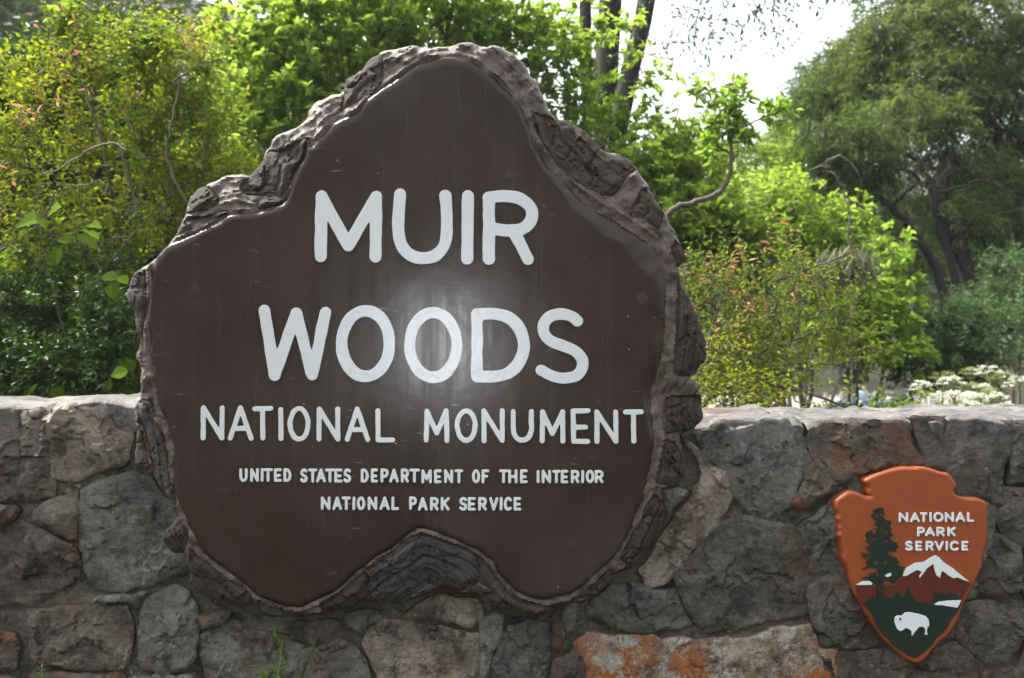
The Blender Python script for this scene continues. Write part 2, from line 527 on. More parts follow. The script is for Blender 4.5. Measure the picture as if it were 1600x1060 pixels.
def tubes(A, B, ra, rb, sides=5):
    d = unit(B - A)
    ref = np.where(np.abs(d[:, 2:3]) > .9, np.array([[1., 0, 0]]), np.array([[0, 0, 1.]]))
    u = unit(np.cross(d, ref)); v = np.cross(d, u)
    n = len(A); an = np.arange(sides) * 2 * PI / sides
    c, s = np.cos(an), np.sin(an)
    off = u[:, None] * c[None, :, None] + v[:, None] * s[None, :, None]
    V = np.concatenate([A[:, None] + off * ra[:, None, None], B[:, None] + off * rb[:, None, None]], 1)
    j = np.arange(sides); jn = (j + 1) % sides
    q = np.stack([j, jn, jn + sides, j + sides], 1)
    F = (np.arange(n) * 2 * sides)[:, None, None] + q[None]
    return V.reshape(-1, 3), F.reshape(-1, 4)

def leafmesh(P, D, Nn, L, Wd, tint, fold=.18, droop=.18):
    D = unit(D); Sd = unit(np.cross(D, Nn)); Nn = np.cross(Sd, D)
    L = L[:, None]; Wd = Wd[:, None]
    b = P
    l1 = P + .3 * L * D + .46 * Wd * Sd + fold * Wd * Nn
    l2 = P + .68 * L * D + .40 * Wd * Sd + fold * Wd * Nn - droop * .35 * L * Nn
    t = P + L * D - droop * L * Nn
    r2 = P + .68 * L * D - .40 * Wd * Sd + fold * Wd * Nn - droop * .35 * L * Nn
    r1 = P + .3 * L * D - .46 * Wd * Sd + fold * Wd * Nn
    V = np.stack([b, l1, l2, t, r2, r1], 1).reshape(-1, 3)
    n = len(P); i = (np.arange(n) * 6)[:, None]
    F = np.concatenate([i + np.array([[0, 3, 2, 1]]), i + np.array([[0, 5, 4, 3]])], 0)
    return V, F, np.repeat(tint, 6)

def polyline_tube(pts, r0, r1, sub=4, wob=0.0, rng=RNG, sides=7):
    P = np.array(pts, float)
    # catmull-rom
    Q = np.vstack([2 * P[0] - P[1], P, 2 * P[-1] - P[-2]]); out = []
    for i in range(1, len(Q) - 2):
        for k in range(sub):
            t = k / sub
            a, b, c, d = Q[i - 1], Q[i], Q[i + 1], Q[i + 2]
            out.append(.5 * ((2 * b) + (c - a) * t + (2 * a - 5 * b + 4 * c - d) * t * t + (3 * b - a - 3 * c + d) * t ** 3))
    out.append(P[-1]); out = np.array(out)
    if wob: out[1:-1] += rng.normal(0, wob, (len(out) - 2, 3))
    r = np.linspace(r0, r1, len(out))
    return out, r

def tube_along(out, r, sides=8):
    n = len(out)
    d = np.gradient(out, axis=0); d = unit(d)
    ref = np.array([0., 1., 0.]) if abs(d[0][1]) < .8 else np.array([1., 0, 0])
    V = []
    for i in range(n):
        u = np.cross(d[i], ref); u /= np.linalg.norm(u); v = np.cross(d[i], u)
        an = np.arange(sides) * 2 * PI / sides
        V.append(out[i] + r[i] * (np.cos(an)[:, None] * u + np.sin(an)[:, None] * v))
    V = np.vstack(V)
    F = []
    for i in range(n - 1):
        for j in range(sides):
            k = (j + 1) % sides
            F.append((i * sides + j, i * sides + k, (i + 1) * sides + k, (i + 1) * sides + j))
    return V, np.array(F)

def blob_points(blobs, rng):
    """blobs: (px, py, rx, ry, d, rd, n) in photograph pixels and metres"""
    out = []
    for (px, py, rx, ry, d, rd, n) in blobs:
        k = 0; q = []
        while k < n:
            v = rng.uniform(-1, 1, (n * 3, 3)); v = v[(v ** 2).sum(1) < 1][:n - k]
            q.append(v); k += len(v)
        v = np.vstack(q)[:n]
        c = W(px, py, d)
        out.append(c + v[:, :1] * rx * d / FPX * RT + v[:, 1:2] * ry * d / FPX * UP + v[:, 2:3] * rd * FW)
    return np.vstack(out)

def skeleton(trunks, targets, rng, bend=.12, hpen=.8, seg=3):
    nodes = []; par = []; rfix = []
    for pts, r in trunks:
        s = len(nodes)
        for i, p in enumerate(pts):
            nodes.append(p); par.append(s + i - 1 if i else -1); rfix.append(r[i])
    NP = np.array(nodes); 
    cap = len(nodes) + len(targets) * seg
    A = np.zeros((cap, 3)); A[:len(nodes)] = NP; n = len(nodes); nt0 = n
    par = par + [0] * (cap - n)
    order = np.argsort(np.linalg.norm(targets - NP.mean(0), axis=1))
    ends = []
    for t in targets[order]:
        dv = A[:n] - t
        c = np.linalg.norm(dv, axis=1) + hpen * np.maximum(0, dv[:, 2])
        j = int(np.argmin(c)); p = A[j]
        L = np.linalg.norm(t - p)
        prev = j
        off = rng.normal(0, bend * L, 3)
        for k in range(1, seg + 1):
            s = k / seg
            A[n] = p + (t - p) * s + off * math.sin(PI * s) * (1 if k < seg else 0); par[n] = prev; prev = n; n += 1
        ends.append(n - 1)
    return A[:n], np.array(par[:n]), np.array(ends), nt0, np.array(rfix)

def plant(name, label, cat, base, trunks, blobs, leaf, rng, group=None, twigs=3, tl=(.12, .25), k=8, ll=(.02, .03), wr=.5,
          mat='huckle', twr=.0025, pw=.42, bend=.12, hpen=.8, updir=.4, leaf_up=.6, tshift=0.0, hang=0.0, whorl=0, redpart=None,
          bark=None, cname='foliage', bname='branches', maxr=.03, tnoise=1.2, root=None, droop=.18):
    bark = bark or TWIG
    root = root or empty(name, base, label, cat, group)
    T = blob_points(blobs, rng)
    A, par, ends, nt0, rfix = skeleton(trunks, T, rng, bend, hpen)
    cnt = np.zeros(len(A)); cnt[ends] = 1
    for i in range(len(A) - 1, nt0 - 1, -1):
        if par[i] >= nt0: cnt[par[i]] += cnt[i]
    R = np.minimum(twr * np.maximum(cnt, 1) ** pw, maxr)
    idx = np.arange(nt0, len(A))
    pr = par[idx]
    ra = np.where(pr >= nt0, R[np.maximum(pr, 0)], R[idx] * 1.1)
    # twigs
    m = len(ends) * twigs
    E = np.repeat(ends, twigs)
    pdir = unit(A[E] - A[par[E]])
    td = unit(pdir * .5 + rng.normal(0, .55, (m, 3)) + np.array([0, 0, updir]))
    tL = rng.uniform(*tl, m)
    st = A[E] - pdir * rng.uniform(0, .3, m)[:, None] * tL[:, None]
    en = st + td * tL[:, None] + np.array([0, 0, -hang]) * tL[:, None]
    V1, F1 = tubes(A[pr], A[idx], ra, R[idx], 5)
    V2, F2 = tubes(st, en, np.full(m, twr * .8), np.full(m, twr * .4), 3)
    if bname:
        fast_mesh(bname, V1, F1, bark, root, smooth=True)['kind'] = 'stuff'
    # 3-sided twigs go with the leaves' twig mesh
    fast_mesh('twigs', V2, F2, bark, root)['kind'] = 'stuff'
    n = m * k
    if whorl:
        s = np.repeat(rng.uniform(.5, 1.0, (m, k // whorl)), whorl, 1)[:, :k]
        s = np.c_[s, np.ones((m, k - s.shape[1]))] if s.shape[1] < k else s
    else:
        s = np.tile(np.linspace(.12, 1.0, k), (m, 1)) + rng.uniform(-.04, .04, (m, k))
    ti = np.repeat(np.arange(m), k); s = s.ravel()
    P = st[ti] + (en - st)[ti] * s[:, None]
    ax = unit((en - st))[ti]
    ref = unit(np.cross(ax, np.array([0.13, .21, 1.0])))
    up = np.cross(ref, ax)
    ang = (np.tile(np.arange(k), m) * 2.4 + np.repeat(rng.uniform(0, 6.3, m), k)) + rng.normal(0, .3, n)
    flat = .55
    side = ref * np.cos(ang)[:, None] + up * (np.sin(ang) * flat)[:, None]
    D = unit(ax * rng.uniform(.2, .8, n)[:, None] + side + np.array([0, 0, -.25 - hang * .6]) * rng.uniform(0, 1, n)[:, None])
    Nn = unit(np.array([0, 0, 1.0]) * leaf_up + rng.normal(0, .45, (n, 3)))
    L = rng.uniform(*ll, n); Wd = L * wr * rng.uniform(.8, 1.2, n)
    big = fbm(P * tnoise, 2, 5) * .28
    tint = np.clip(.45 + tshift + big + rng.normal(0, .12, n), 0, 1)
    if redpart:
        thr, red_n = redpart
        z = en[:, 2] + .6 * fbm(en * 2.5, 2, 8) - .5 * (en @ FW)
        pick = np.argsort(z + rng.normal(0, .5, m))[-red_n:]
        isr = np.isin(ti, pick) & (s > thr)
        tintr = rng.uniform(0, 1, n)
        V, F, t = leafmesh(P[isr], D[isr], Nn[isr], L[isr] * 1.6, Wd[isr] * .8, tintr[isr], droop=droop)
        fast_mesh('new_growth', V, F, G_['red'], root, attrs={'tint': t})['kind'] = 'stuff'
        keep = ~isr
        P, D, Nn, L, Wd, tint = P[keep], D[keep], Nn[keep], L[keep], Wd[keep], tint[keep]
    V, F, t = leafmesh(P, D, Nn, L, Wd, tint, droop=droop)
    fast_mesh(cname, V, F, G_[mat], root, attrs={'tint': t})['kind'] = 'stuff'
    return root

def trunk_path(pxpts, d, r0, r1, sub=4, wob=0.0, rng=RNG):
    """pxpts (px, py) at distance d, or (px, py, d)"""
    pts = [W(p[0], p[1], p[2] if len(p) > 2 else d) for p in pxpts]
    return polyline_tube(pts, r0, r1, sub, wob, rng)
# ------------------------------------------------------------------ ground
AX = unit(ray(1230, HOR)); AXR = np.array([AX[1], -AX[0], 0])
def gz(x, y):
    x = np.asarray(x, float); y = np.asarray(y, float)
    dx, dy = x - CAMP[0], y - CAMP[1]
    v = dx * AX[0] + dy * AX[1]; u = dx * AXR[0] + dy * AXR[1]
    z = np.where(y < .75, 0.0, np.interp(v, [3, 6, 14, 42, 60], [.45, .3, -.3, -1.95, -2.0]))
    lim_l = np.interp(v, [0, 20, 60, 120], [9, 9, 16, 20]); lim_r = np.interp(v, [0, 20, 60, 120], [9, 9, 16, 26])
    hl = np.maximum(0, -u - lim_l); hr = np.maximum(0, u - lim_r)
    on = np.clip((v - 6) / 10, 0, 1)
    z = z + on * (.62 * hl + .0 * hl ** 2 + .55 * hr) + .22 * np.maximum(0, v - 95)
    z = z + np.where(y < .75, 0, .0) + .12 * on * np.sin(x * .9 + 1) * np.cos(y * .7)
    return z

def make_ground():
    a = np.concatenate([-np.geomspace(400, 1, 60), np.linspace(-.9, .9, 7), np.geomspace(1, 400, 60)])
    b = np.concatenate([np.linspace(-30, .74, 12), [.76], np.geomspace(1, 420, 90)])
    X, Y = np.meshgrid(a, b)
    Zz = np.minimum(gz(X, Y), 70)
    V = np.c_[X.ravel(), Y.ravel(), Zz.ravel()]
    nx, ny = len(a), len(b)
    i = np.arange(nx - 1)[None] + np.arange(ny - 1)[:, None] * nx
    F = np.stack([i, i + 1, i + 1 + nx, i + nx], -1).reshape(-1, 4)
    m, nt, bs = newmat('leaf_litter_soil')
    v = texco(nt)
    n1 = noise(nt, v, .9, 10, .7)
    nt.links.new(ramp(nt, n1, [(.3, (.010, .009, .006)), (.5, (.018, .020, .009)), (.7, (.035, .030, .018))]).outputs[0], bs.inputs['Base Color'])
    bs.inputs['Roughness'].default_value = .95
    bump(nt, bs, noise(nt, v, 14, 8, .7), .6, .05); bs.inputs['Specular IOR Level'].default_value = .1
    g = fast_mesh('ground', V, F, m, smooth=True); tag(g, 'dark leafy soil sloping down behind the wall', kind='structure')
    # parking lot
    pm = plain('pale_gravel', (.20, .18, .16), .95, 0, None, .3, 3)
    us = np.linspace(-10, 13, 12); vv = np.linspace(46, 92, 16)
    U, Vv = np.meshgrid(us, vv)
    P = CAMP[None] * np.array([1, 1, 0]) + U.ravel()[:, None] * AXR + Vv.ravel()[:, None] * AX
    P[:, 2] = gz(P[:, 0], P[:, 1]) + .15
    nx = len(us)
    i = np.arange(nx - 1)[None] + np.arange(len(vv) - 1)[:, None] * nx
    F = np.stack([i, i + 1, i + 1 + nx, i + nx], -1).reshape(-1, 4)
    tag(fast_mesh('parking_lot', P, F, pm), 'pale gravel parking lot far beyond the wall', kind='structure')
make_ground()

# ------------------------------------------------------------------ stone wall
wall = empty('stone_wall', (0, .42, 0), 'long low wall of mortared rough fieldstones with pale flat top, behind the wooden sign', 'wall')
LW = (0, 610, 2.3548)
SW_ = (400, 740, 2.857)
RW = (880, 620, 2.409)
BW = (1280, 620, 2.409)
STONES = [
 ('dark', LW, [(-60,78),(30,74),(62,80),(76,125),(74,250),(52,330),(60,398),(0,415),(-70,410),(-90,240)]),
 ('brown', LW, [(70,88),(150,62),(178,110),(175,220),(180,300),(195,340),(198,388),(100,408),(68,398),(64,340),(82,250)]),
 ('tan', LW, [(168,100),(250,56),(330,62),(430,48),(473,82),(484,150),(473,258),(440,284),(300,324),(196,336),(160,262)]),
 ('green', LW, [(302,372),(352,342),(440,312),(490,302),(560,332),(600,392),(640,432),(660,482),(690,560),(690,640),(676,660),(620,690),(500,724),(430,738),(342,718),(302,620),(287,520),(287,420)]),
 ('umber', LW, [(-30,522),(80,482),(150,512),(228,552),(273,592),(294,680),(220,738),(130,783),(40,798),(-60,800),(-90,640)]),
 ('umber', LW, [(-40,432),(58,424),(75,440),(60,478),(0,510),(-60,512)]),
 ('brown', LW, [(192,402),(278,374),(284,480),(286,570),(235,540),(162,502),(112,476),(120,440)]),
 ('brown', LW, [(97,862),(132,812),(300,797),(458,792),(478,850),(478,950),(460,1018),(400,1033),(240,1023),(132,988)]),
 ('green', LW, [(560,762),(640,722),(688,732),(728,790),(733,880),(718,978),(680,1028),(600,1033),(520,1018),(502,930),(522,820)]),
 ('umber', LW, [(-60,880),(50,898),(73,948),(68,1008),(0,1045),(-70,1050)]),
 ('grey', LW, [(360,752),(470,745),(545,742),(500,800),(480,790),(340,782)]),
 ('brown', LW, [(110,1045),(260,1042),(440,1046),(462,1070),(460,1180),(100,1180)]),
 ('dark', LW, [(-70,1062),(80,1060),(90,1180),(-70,1180)]),
 ('grey', LW, [(480,1050),(700,1045),(720,1080),(715,1190),(478,1190)]),
 ('grey', LW, [(736,902),(800,872),(862,858),(900,880),(975,895),(1060,900),(1115,930),(1120,1000),(1060,1060),(760,1062),(735,980)]),
 ('grey', LW, [(735,830),(800,820),(850,822),(845,850),(790,866),(745,880)]),
 ('brown', SW_, [(150,668),(260,652),(360,660),(374,718),(340,758),(210,765),(140,740)]),
 ('green', SW_, [(382,622),(520,602),(570,630),(520,680),(480,738),(430,698)]),
 ('tan', SW_, [(500,702),(560,656),(700,652),(840,688),(980,718),(998,800),(998,960),(560,962),(520,850),(482,762)]),
 ('tan', SW_, [(640,640),(700,600),(780,556),(850,546),(980,572),(1008,622),(960,690),(840,668),(720,640)]),
 ('green', SW_, [(1130,682),(1210,652),(1306,660),(1326,720),(1306,830),(1288,962),(1052,962),(1062,830),(1092,740)]),
 ('brown', SW_, [(1316,642),(1362,622),(1384,720),(1372,790),(1322,822),(1332,700)]),
 ('grey', SW_, [(1372,592),(1422,577),(1417,700),(1397,713),(1377,690)]),
 ('grey', SW_, [(1004,640),(1060,636),(1108,642),(1080,760),(1046,860),(1040,950),(1006,962),(1002,760)]),
 ('grey', SW_, [(180,782),(400,742),(466,790),(496,860),(506,962),(150,962)]),
 ('umber', SW_, [(1330,830),(1385,795),(1440,760),(1460,860),(1490,960),(1300,965)]),
 ('green', RW, [(505,142),(600,97),(850,92),(878,130),(946,210),(898,320),(838,420),(790,468),(700,428),(642,360),(602,290),(552,240),(520,190)]),
 ('tan', RW, [(442,162),(490,182),(558,262),(608,292),(636,380),(598,460),(500,570),(400,698),(332,708),(288,660),(322,600),(372,520),(442,430),(492,340),(530,292),(482,222)]),
 ('grey', RW, [(372,352),(468,352),(440,400),(397,442)]),
 ('dark', RW, [(432,652),(600,482),(650,452),(760,472),(850,492),(958,620),(1008,700),(958,800),(920,828),(830,828),(640,878),(550,888),(502,840),(442,730)]),
 ('green', RW, [(82,802),(180,702),(260,707),(350,722),(420,722),(448,790),(486,853),(400,878),(300,898),(180,868),(92,840)]),
 ('rust', RW, [(67,935),(110,897),(300,907),(480,907),(680,917),(790,882),(938,862),(988,900),(1018,980),(1032,1060),(1030,1140),(100,1140),(82,1000)]),
 ('umber', RW, [(858,400),(905,330),(955,225),(1010,280),(1080,318),(1060,350),(990,370),(930,415),(880,430)]),
 ('umber', BW, [(-6,97),(150,92),(328,97),(348,180),(396,256),(330,262),(260,258),(160,298),(80,326),(-2,280),(-60,200)]),
 ('dark', BW, [(347,87),(560,82),(736,92),(716,200),(688,300),(686,420),(620,380),(520,368),(480,280),(412,258),(374,170)]),
 ('dark', BW, [(747,92),(790,90),(860,120),(860,320),(800,332),(712,330),(722,210)]),
 ('dark', BW, [(692,342),(860,342),(860,558),(762,568),(702,520),(662,470)]),
 ('green', BW, [(-28,452),(50,382),(90,330),(160,305),(260,264),(330,268),(330,480),(200,620),(62,660),(0,640),(-76,560),(-98,500)]),
 ('dark', BW, [(-52,760),(0,682),(100,652),(132,760),(202,880),(252,928),(82,958),(2,928),(-22,850)]),
 ('green', BW, [(340,390),(520,375),(622,388),(684,430),(660,500),(640,640),(600,740),(420,800),(250,800),(150,700),(210,626),(335,486)]),
 ('dark', BW, [(648,520),(692,526),(758,580),(768,720),(700,760),(612,742),(606,690)]),
 ('dark', BW, [(772,578),(860,572),(860,770),(790,792),(774,730)]),
 ('dark', BW, [(520,802),(620,772),(738,776),(780,800),(770,900),(722,1008),(600,998),(500,900)]),
 ('umber', BW, [(-6,942),(60,972),(240,948),(330,986),(460,930),(510,930),(596,1005),(610,1040),(600,1140),(60,1140),(30,1040)]),
 ('dark', BW, [(250,810),(420,806),(500,820),(490,900),(450,925),(330,975),(262,925),(215,870)]),
 ('umber', BW, [(616,1032),(728,1020),(790,900),(870,840),(880,1140),(608,1140)]),
]
# stones hidden by the sign or beside the frame, down to the foot of the wall
def coarse_row(x0, x1, y0, y1, wmin, wmax):
    x = x0
    while x < x1 - 40:
        wd = min(random.uniform(wmin, wmax), x1 - x)
        j = lambda a: random.uniform(-a, a)
        p = [(x + 8 + j(6), y0 + 8 + j(10)), (x + wd * .5, y0 + 5 + j(10)), (x + wd - 8 + j(6), y0 + 10 + j(8)), (x + wd - 6 + j(6), (y0 + y1) / 2),
             (x + wd - 10 + j(8), y1 - 8 + j(8)), (x + wd * .5, y1 - 6 + j(8)), (x + 9 + j(8), y1 - 8 + j(8)), (x + 6 + j(5), (y0 + y1) / 2)]
        STONES.append((random.choice(['dark', 'brown', 'green', 'umber', 'grey', 'tan']), (0, 0, 1), p))
        x += wd
for (x0, x1) in ((-560, -42), (1642, 2200)):
    for (a, b) in ((642 if x0 < 0 else 656, 770), (772, 905), (907, 1062)): coarse_row(x0, x1, a, b, 110, 220)
coarse_row(-560, 2200, 1115, 1260, 140, 260)
coarse_row(-560, 2200, 1262, 1395, 140, 260)

YW = .14                           # plane of the stone faces
def stone_h(seed, gpx):
    rs = np.random.default_rng(seed)
    cx, cy, rad = gpx
    pl = [(rs.uniform(-.00042, .00042), rs.uniform(-.00042, .00042), rs.uniform(.012, .021)) for _ in range(4)]
    K = 11
    sd_ = rs.uniform(-1, 1, (K, 2)) * np.array([130, 110]); tl_ = rs.normal(0, .00013, (K, 2)); hc = rs.uniform(-.0035, .0035, K)
    def f(P, D):
        x, y = P[:, 0] - cx, P[:, 1] - cy
        qw = np.c_[P / 45., np.full(len(P), seed * 2.3)]
        xy = np.c_[x, y] + 22 * np.c_[fbm(qw, 4, seed + 20), fbm(qw + 40, 4, seed + 21)]
        k = np.argmin(((xy[:, None] - sd_[None]) ** 2).sum(2), axis=1)
        cell = hc[k] + tl_[k, 0] * (x - sd_[k, 0]) + tl_[k, 1] * (y - sd_[k, 1])
        h = np.min([a * x + b * y + c for a, b, c in pl], axis=0) + np.clip(cell, -.006, .006)
        q = np.c_[P / 60., np.full(len(P), seed * 1.7)]
        h = h + .006 * fbm(q, 5, seed, .6) - .006 * np.abs(fbm(q * 2.0 + 9, 4, seed + 5))
        st = fbm(q * 1.1 + 30, 3, seed + 2)
        h = h + .010 * (st > .25) - .008 * (st < -.4)
        e = np.clip(D / 7., 0, 1)
        return np.maximum(h, -.004) * (.75 + .25 * e) - .005 * (1 - e) ** 3
    return f
for i, (m, zf, pts) in enumerate(STONES):
    pl = Z(*zf, pts)
    a = np.array(pl); cx, cy = a.mean(0)
    a = (a - a.mean(0)) * 1.045 + a.mean(0)
    small = a[:, 0].max() < -40 or a[:, 0].min() > 1640 or a[:, 1].min() > 1100
    o = relief('stone', a, YW, stone_h(i + 1, (cx, cy, 0)), .24, ST[m], wall, step=13 if small else 4.6, jit=4.2, seed=i, rounds=1, own=True, cut=.07)
    if not small: o.data.set_sharp_from_angle(angle=math.radians(24))

def mortar_h(P, D):
    q = P / 40.
    return .012 * fbm(q, 5, 77) + .004
def wall_core():
    xs = np.arange(-600, 2250, 9.0); 
    V = []; F = []
    top = lambda px: np.interp(px, [-600, 0, 205, 600, 1100, 1300, 1600, 2250], [640, 640, 637, 650, 664, 662, 656, 656])
    ny = 70
    for px in xs:
        t = top(px)
        pp = np.linspace(t, 1400, ny)
        for q in pp: V.append(S(px, q, .163))
    V = np.array(V); q = np.c_[V[:, 0] * 12, V[:, 2] * 12, V[:, 1]]
    V[:, 1] -= .010 * fbm(q, 5, 77) + .004 * fbm(q * 5, 3, 78)
    n = len(xs)
    i = (np.arange(n - 1) * ny)[:, None] + np.arange(ny - 1)[None]
    F = np.stack([i, i + 1, i + 1 + ny, i + ny], -1).reshape(-1, 4)
    fast_mesh('mortar', V, F, MORTAR, wall, smooth=True)
    # solid body behind
    x0, x1 = V[:, 0].min(), V[:, 0].max()
    bm = bmesh.new()
    bmesh.ops.create_cube(bm, size=1, matrix=Matrix.Translation(((x0 + x1) / 2, .47, .58)) @ Matrix.Diagonal((x1 - x0, .56, 1.16, 1)))
    me = bpy.data.meshes.new('core'); bm.to_mesh(me); bm.free(); me.materials.append(MORTAR)
    o = bpy.data.objects.new('core', me); o.location = -Vector(wall.location); link(o, wall)
wall_core()

# flat cap stones along the top: upper surface, rolled front lip
def cap(px0, px1, seed):
    a, b = S(px0, 650, .12)[0], S(px1, 650, .12)[0]
    topz = lambda x: np.interp(x, [S(-600, 600, .12)[0], S(0, 600, .12)[0], S(210, 600, .12)[0], S(700, 600, .12)[0], S(1100, 600, .12)[0], S(1300, 600, .12)[0], S(1600, 600, .12)[0]],
                               [1.288, 1.288, 1.290, 1.26, 1.232, 1.238, 1.243])
    nx = max(6, int((b - a) / .013)); ny = 44
    us = np.linspace(a + .004, b - .004, nx); vv = np.concatenate([np.linspace(0, .12, 18), np.linspace(.13, .66, ny - 18)])
    U, T = np.meshgrid(us, vv)
    u, t = U.ravel(), T.ravel()
    lip = .028 * fbm(np.c_[u * 7, np.zeros_like(u)], 4, seed) + .012 * fbm(np.c_[u * 26, np.zeros_like(u)], 3, seed + 4)
    y = .138 + lip * np.exp(-t * 9) + t
    roll = np.clip(1 - t / .05, 0, 1)
    z = topz(u) - .020 * roll ** 2.2 + .011 * fbm(np.c_[u * 9, t * 9], 5, seed + 2) + .012 * fbm(np.c_[u * 2.2, t * 2], 2, seed + 11)
    e = np.minimum(u - a, b - u) / .02
    z = z - .014 * np.clip(1 - e, 0, 1) ** 2
    V = np.c_[u, y, z]
    i = np.arange(nx - 1)[None] + np.arange(len(vv) - 1)[:, None] * nx
    F = np.stack([i, i + 1, i + 1 + nx, i + nx], -1).reshape(-1, 4).tolist()
    # skirts
    n0 = len(V)
    bot = V.copy()[:nx]; bot[:, 2] -= .07; bot[:, 1] += .03
    V = np.vstack([V, bot])
    for k in range(nx - 1): F.append([k + 1, k, n0 + k, n0 + k + 1])
    n1 = len(V); back = V[(len(vv) - 1) * nx:(len(vv)) * nx].copy(); back[:, 2] -= .12
    V = np.vstack([V, back]); o = (len(vv) - 1) * nx
    for k in range(nx - 1): F.append([o + k, o + k + 1, n1 + k + 1, n1 + k])
    fast_mesh('cap_stone', V, F, CAPM, wall, V.mean(0), smooth=True)
for k, (a, b) in enumerate([(-560, -200), (-200, 78), (78, 330), (330, 700), (700, 1060), (1060, 1262), (1262, 1480), (1480, 1760), (1760, 2200)]): cap(a, b, 40 + k)

# ------------------------------------------------------------------ wooden sign
Z5 = (470, 50, 3.785); Z7 = (180, 120, 3.118); ZL = (0, 350, 2.65); ZB = (0, 610, 2.3548); Z8 = (400, 740, 2.857); ZR = (880, 620, 2.409); Z6 = (980, 340, 2.5806); Z6b = (820, 140, 3.116)
OUT = (Z(*Z5, [(640,58),(760,75),(860,62),(960,42),(1015,45),(1110,65),(1130,50),(1195,55),(1250,95),(1340,160),(1375,240),(1410,290),(1465,400),(1480,455)])
  + Z(*Z6b, [(150,120),(240,150),(320,180),(400,280),(480,300),(540,320),(570,370),(600,420),(650,520),(705,600),(750,700),(800,800),(755,870),(790,980)])
  + Z(*Z6, [(240,280),(295,380),(340,530),(310,620),(262,648),(300,664),(325,740)])
  + Z(*ZR, [(545,60),(540,100),(500,124),(440,158),(480,260),(475,312),(430,350),(375,358),(385,400),(395,460),(360,495),(355,540),(300,620),(262,652),(190,690),(180,712),(130,760),(40,770)])
  + Z(*Z8, [(1420,578),(1350,602),(1320,627),(1260,662),(1210,642),(1150,667),(1080,627),(1030,612),(1000,562),(920,552),(850,517),(780,552),(700,577),(650,607),(610,607),(500,577),(370,628),(250,640),(120,645),(30,647)])
  + Z(*ZB, [(945,832),(930,792),(850,802),(770,802),(730,772),(690,732),(680,652),(675,600),(640,607),(600,597),(583,552),(600,525),(650,478),(640,432),(580,372),(555,322),(500,292),(475,262),(485,150),(475,72),(500,32)])
  + Z(*ZL, [(560,710),(570,660),(565,600),(545,540),(572,490),(555,420),(545,350),(515,310),(495,275),(520,230),(555,190),(625,152)])
  + Z(*Z7, [(280,782),(300,732),(320,672),(340,602),(360,552),(440,507),(550,457),(590,457),(635,466),(652,460),(700,410),(705,370),(735,335),(738,295),(760,275),(840,250),(925,187),(930,150),(950,120),(990,90)])
  + Z(*Z5, [(150,355),(250,330),(270,270),(340,210),(400,140),(470,95),(500,85),(600,65)]))
FACEP = (Z(*Z5, [(880,140),(1000,160),(1150,270),(1250,370),(1330,470),(1370,570),(1400,690),(1490,800)])
  + Z(*Z6b, [(145,370),(220,460),(320,540),(450,610),(560,680),(640,740),(690,830),(712,900)])
  + Z(*Z6, [(185,250),(186,330),(182,430),(172,540),(150,640),(125,700),(120,750)])
  + Z(*ZR, [(355,60),(368,150),(350,240),(330,360),(280,460),(210,600),(130,680),(50,742)])
  + Z(*Z8, [(1400,550),(1290,575),(1180,545),(1110,480),(1060,405),(1000,345),(930,310),(820,270),(740,240),(670,280),(610,330),(540,365),(480,410),(380,505),(270,570),(200,600),(120,590),(0,545)])
  + Z(*ZB, [(880,700),(800,640),(740,590),(690,500),(650,400),(640,330),(640,220),(625,160),(602,80)])
  + Z(*ZL, [(670,780),(650,680),(630,600),(622,560),(620,480),(612,400),(620,300),(625,200)])
  + Z(*Z7, [(170,950),(190,890),(250,820),(330,790),(450,730),(560,668),(680,662),(740,650),(830,612),(850,560),(880,450),(925,400),(940,300)])
  + Z(*Z5, [(50,700),(130,600),(200,530),(330,480),(400,400),(480,340),(620,240),(720,175)]))
FB = resample(FACEP, 6, 0, 0, 1)
OB = resample(OUT, 6, 0, 0, 1)
sign = empty('carved_sign', S(660, 960, .06), 'big brown slab of tree trunk on the wall reading MUIR WOODS in raised white letters', 'sign')

CHP = []
def slab_base(P):
    dF = pdist(P, FB); inn = inside(P, FB)
    t = np.where(inn, -dF, dF)
    h = -.011 + np.maximum(.0045 + .008 * fbm(P / 20., 3, 91), 0) * np.exp(-((t - 6) / (3.4 + 1.6 * fbm(P / 30., 2, 92))) ** 2) - .0006 * np.maximum(0, t - 8)
    h = np.maximum(h, -.062)
    return np.where(t < -12, -.03, h), t
def slab_h(P, D):
    h, t = slab_base(P)
    for c in CHP:
        m = inside(P, c)
        if m.any(): h[m] -= np.clip(pdist(P[m], c) / 5., 0, 1) * .022
    q = P / 22.
    r = .0075 * fbm(q, 5, 31, .6) - .008 * np.abs(fbm(P / 34. + 4, 4, 35)) + .004
    r = r + np.where(t > 10, .0035 * vnoise(np.c_[(t + 6 * fbm(P / 40., 3, 33)) / 4., fbm(P / 30., 2, 34) * .8, np.zeros(len(P))], 36), 0)
    r = np.where(t < 12, r * .75, r)
    return h + r - .016 * np.clip(1 - D / 7., 0, 1) ** 2
